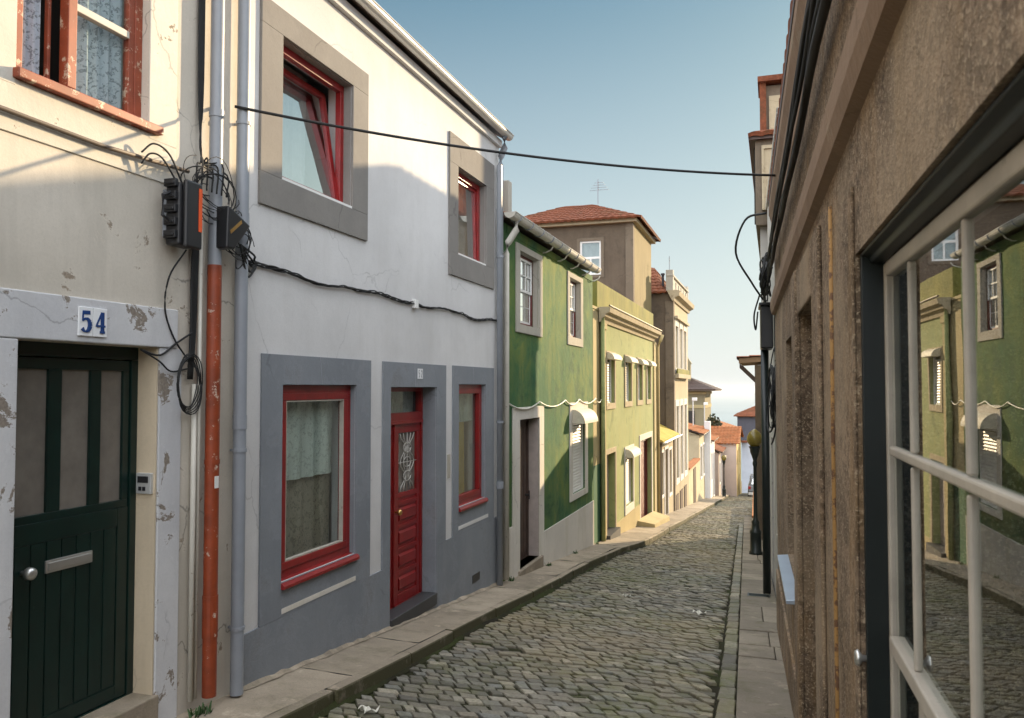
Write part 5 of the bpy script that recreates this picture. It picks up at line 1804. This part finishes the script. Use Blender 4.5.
# weeds at the wall foot
wd = MB()
rnd = random.Random(4)
for (x, y) in [(-3.58, 4.42), (-3.6, 4.36), (-3.62, 11.0), (-3.6, 12.9), (-3.62, 14.9), (-3.64, 16.9)]:
    for k in range(26):
        a = rnd.uniform(0, 6.28)
        r_ = rnd.uniform(.01, .05)
        b = Vector((x + rnd.uniform(-.03, .03), y + rnd.uniform(-.06, .06), G(y)))
        t = b + Vector((math.cos(a) * r_, math.sin(a) * r_, rnd.uniform(.02, .07)))
        s = Vector((-math.sin(a), math.cos(a), 0)) * .008
        wd.quad(b - s, b + s, t + s * .5, t - s * .5)
m = NT('weed_leaves')
m.surf((.03, .075, .015), .7)
M['weed'] = m.m
o = link(bpy.data.objects.new('weeds', mesh('weeds', wd, m.m, (0, 0, 0))))
o['kind'] = 'stuff'

# ------------------------------------------------------------------ haze over the sea and the lower street
hm = bpy.data.materials.new('haze_air')
hm.use_nodes = True
hm.node_tree.nodes.clear()
ho_ = hm.node_tree.nodes.new('ShaderNodeOutputMaterial')
pv_ = hm.node_tree.nodes.new('ShaderNodeVolumePrincipled')
pv_.inputs['Color'].default_value = (.95, .95, .93, 1)
pv_.inputs['Density'].default_value = .00012
pv_.inputs['Anisotropy'].default_value = .0
hm.node_tree.links.new(pv_.outputs[0], ho_.inputs['Volume'])
hb_ = MB().box(-12600, 12600, -60, 14500, SEA_Z - 10, 10.2)
o = link(bpy.data.objects.new('haze', mesh('haze', hb_, hm, (0, 0, 0))))
o['kind'] = 'stuff'

# ------------------------------------------------------------------ camera, light, sky
cam = bpy.data.cameras.new('camera')
cam.sensor_width = 36
cam.lens = 800 / 1024 * 36
cam.clip_start = .02
cam.clip_end = 60000
cam.dof.use_dof = True
cam.dof.focus_distance = 9.0
cam.dof.aperture_fstop = 7.0
co = link(bpy.data.objects.new('camera', cam))
co.location = (0, 0, EYE)
co.rotation_euler = (math.pi / 2 + PITCH, 0, YAW)
sc.camera = co

sun = bpy.data.lights.new('sun', 'SUN')
sun.energy = 4.2
sun.angle = R(.5)
sun.color = (1.0, .77, .48)
so = link(bpy.data.objects.new('sun', sun))
d = Vector((-math.cos(SUN_EL) * math.sin(SUN_AZ), -math.cos(SUN_EL) * math.cos(SUN_AZ), -math.sin(SUN_EL)))
so.rotation_euler = d.to_track_quat('-Z', 'Y').to_euler()
so.location = (10, 20, 30)

w = bpy.data.worlds.new('World')
sc.world = w
w.use_nodes = True
nt = w.node_tree
nt.nodes.clear()
bg = nt.nodes.new('ShaderNodeBackground')
sk = nt.nodes.new('ShaderNodeTexSky')
sk.sky_type = 'NISHITA'
sk.sun_disc = False
sk.sun_elevation = SUN_EL
sk.sun_rotation = SUN_AZ
sk.altitude = 60
sk.air_density = 1.0
sk.dust_density = .8
sk.ozone_density = 2.0
out = nt.nodes.new('ShaderNodeOutputWorld')
gm = nt.nodes.new('ShaderNodeGamma')
gm.inputs[1].default_value = .6
hs = nt.nodes.new('ShaderNodeHueSaturation')
hs.inputs['Saturation'].default_value = 1.35
hs.inputs['Value'].default_value = .65
nt.links.new(sk.outputs[0], gm.inputs[0])
nt.links.new(gm.outputs[0], hs.inputs['Color'])
# bright clouds added overhead and behind, out of view, to fill the shaded walls
tc = nt.nodes.new('ShaderNodeTexCoord')
sx = nt.nodes.new('ShaderNodeSeparateXYZ')
nt.links.new(tc.outputs['Generated'], sx.inputs[0])


def wmap(src, a, b):
    r = nt.nodes.new('ShaderNodeMapRange')
    r.interpolation_type = 'SMOOTHSTEP'
    r.inputs['From Min'].default_value = a
    r.inputs['From Max'].default_value = b
    nt.links.new(src, r.inputs['Value'])
    return r.outputs['Result']


def wmath(op, a, b):
    r = nt.nodes.new('ShaderNodeMath')
    r.operation = op
    for i, v in enumerate((a, b)):
        if isinstance(v, float):
            r.inputs[i].default_value = v
        else:
            nt.links.new(v, r.inputs[i])
    return r.outputs[0]


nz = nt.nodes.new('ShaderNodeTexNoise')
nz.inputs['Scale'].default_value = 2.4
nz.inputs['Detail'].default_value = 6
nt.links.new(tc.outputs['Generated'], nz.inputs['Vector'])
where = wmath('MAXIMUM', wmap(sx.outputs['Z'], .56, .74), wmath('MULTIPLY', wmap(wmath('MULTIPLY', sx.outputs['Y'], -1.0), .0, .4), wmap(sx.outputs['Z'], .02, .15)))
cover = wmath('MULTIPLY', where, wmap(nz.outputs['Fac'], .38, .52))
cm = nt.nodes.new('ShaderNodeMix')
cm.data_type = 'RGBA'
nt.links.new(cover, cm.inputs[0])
hz = nt.nodes.new('ShaderNodeMix')
hz.data_type = 'RGBA'
tn = nt.nodes.new('ShaderNodeMix')
tn.data_type = 'RGBA'
tn.blend_type = 'MULTIPLY'
tn.inputs[0].default_value = 1
nt.links.new(hs.outputs[0], tn.inputs[6])
tn.inputs[7].default_value = (.72, .96, .90, 1)
nt.links.new(wmath('MULTIPLY', wmath('POWER', wmath('SUBTRACT', 1.0, wmath('MULTIPLY', wmath('MINIMUM', wmath('MAXIMUM', sx.outputs['Z'], .0), .5), 2.0)), 1.2), .93), hz.inputs[0])
nt.links.new(tn.outputs[2], hz.inputs[6])
hz.inputs[7].default_value = (2.8, 2.9, 2.92, 1)
lt = nt.nodes.new('ShaderNodeMix')
lt.data_type = 'RGBA'
lt.blend_type = 'LIGHTEN'
lt.inputs[0].default_value = 1
nt.links.new(hz.outputs[2], lt.inputs[6])
gl = nt.nodes.new('ShaderNodeMix')
gl.data_type = 'RGBA'
gl.blend_type = 'MULTIPLY'
gl.inputs[0].default_value = 1
nt.links.new(hs.outputs[0], gl.inputs[6])
gl.inputs[7].default_value = (.72, .86, .98, 1)
nt.links.new(gl.outputs[2], lt.inputs[7])
nt.links.new(lt.outputs[2], cm.inputs[6])
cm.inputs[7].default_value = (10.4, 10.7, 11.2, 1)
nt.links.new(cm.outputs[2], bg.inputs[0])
bg.inputs[1].default_value = .15
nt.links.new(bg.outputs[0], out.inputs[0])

sc.render.engine = 'CYCLES'
sc.cycles.use_denoising = True
sc.cycles.max_bounces = 8
sc.cycles.transparent_max_bounces = 16
sc.cycles.sample_clamp_indirect = 8
sc.view_settings.view_transform = 'Standard'
sc.view_settings.look = 'None'
sc.view_settings.gamma = 1
sc.view_settings.exposure = 1.08
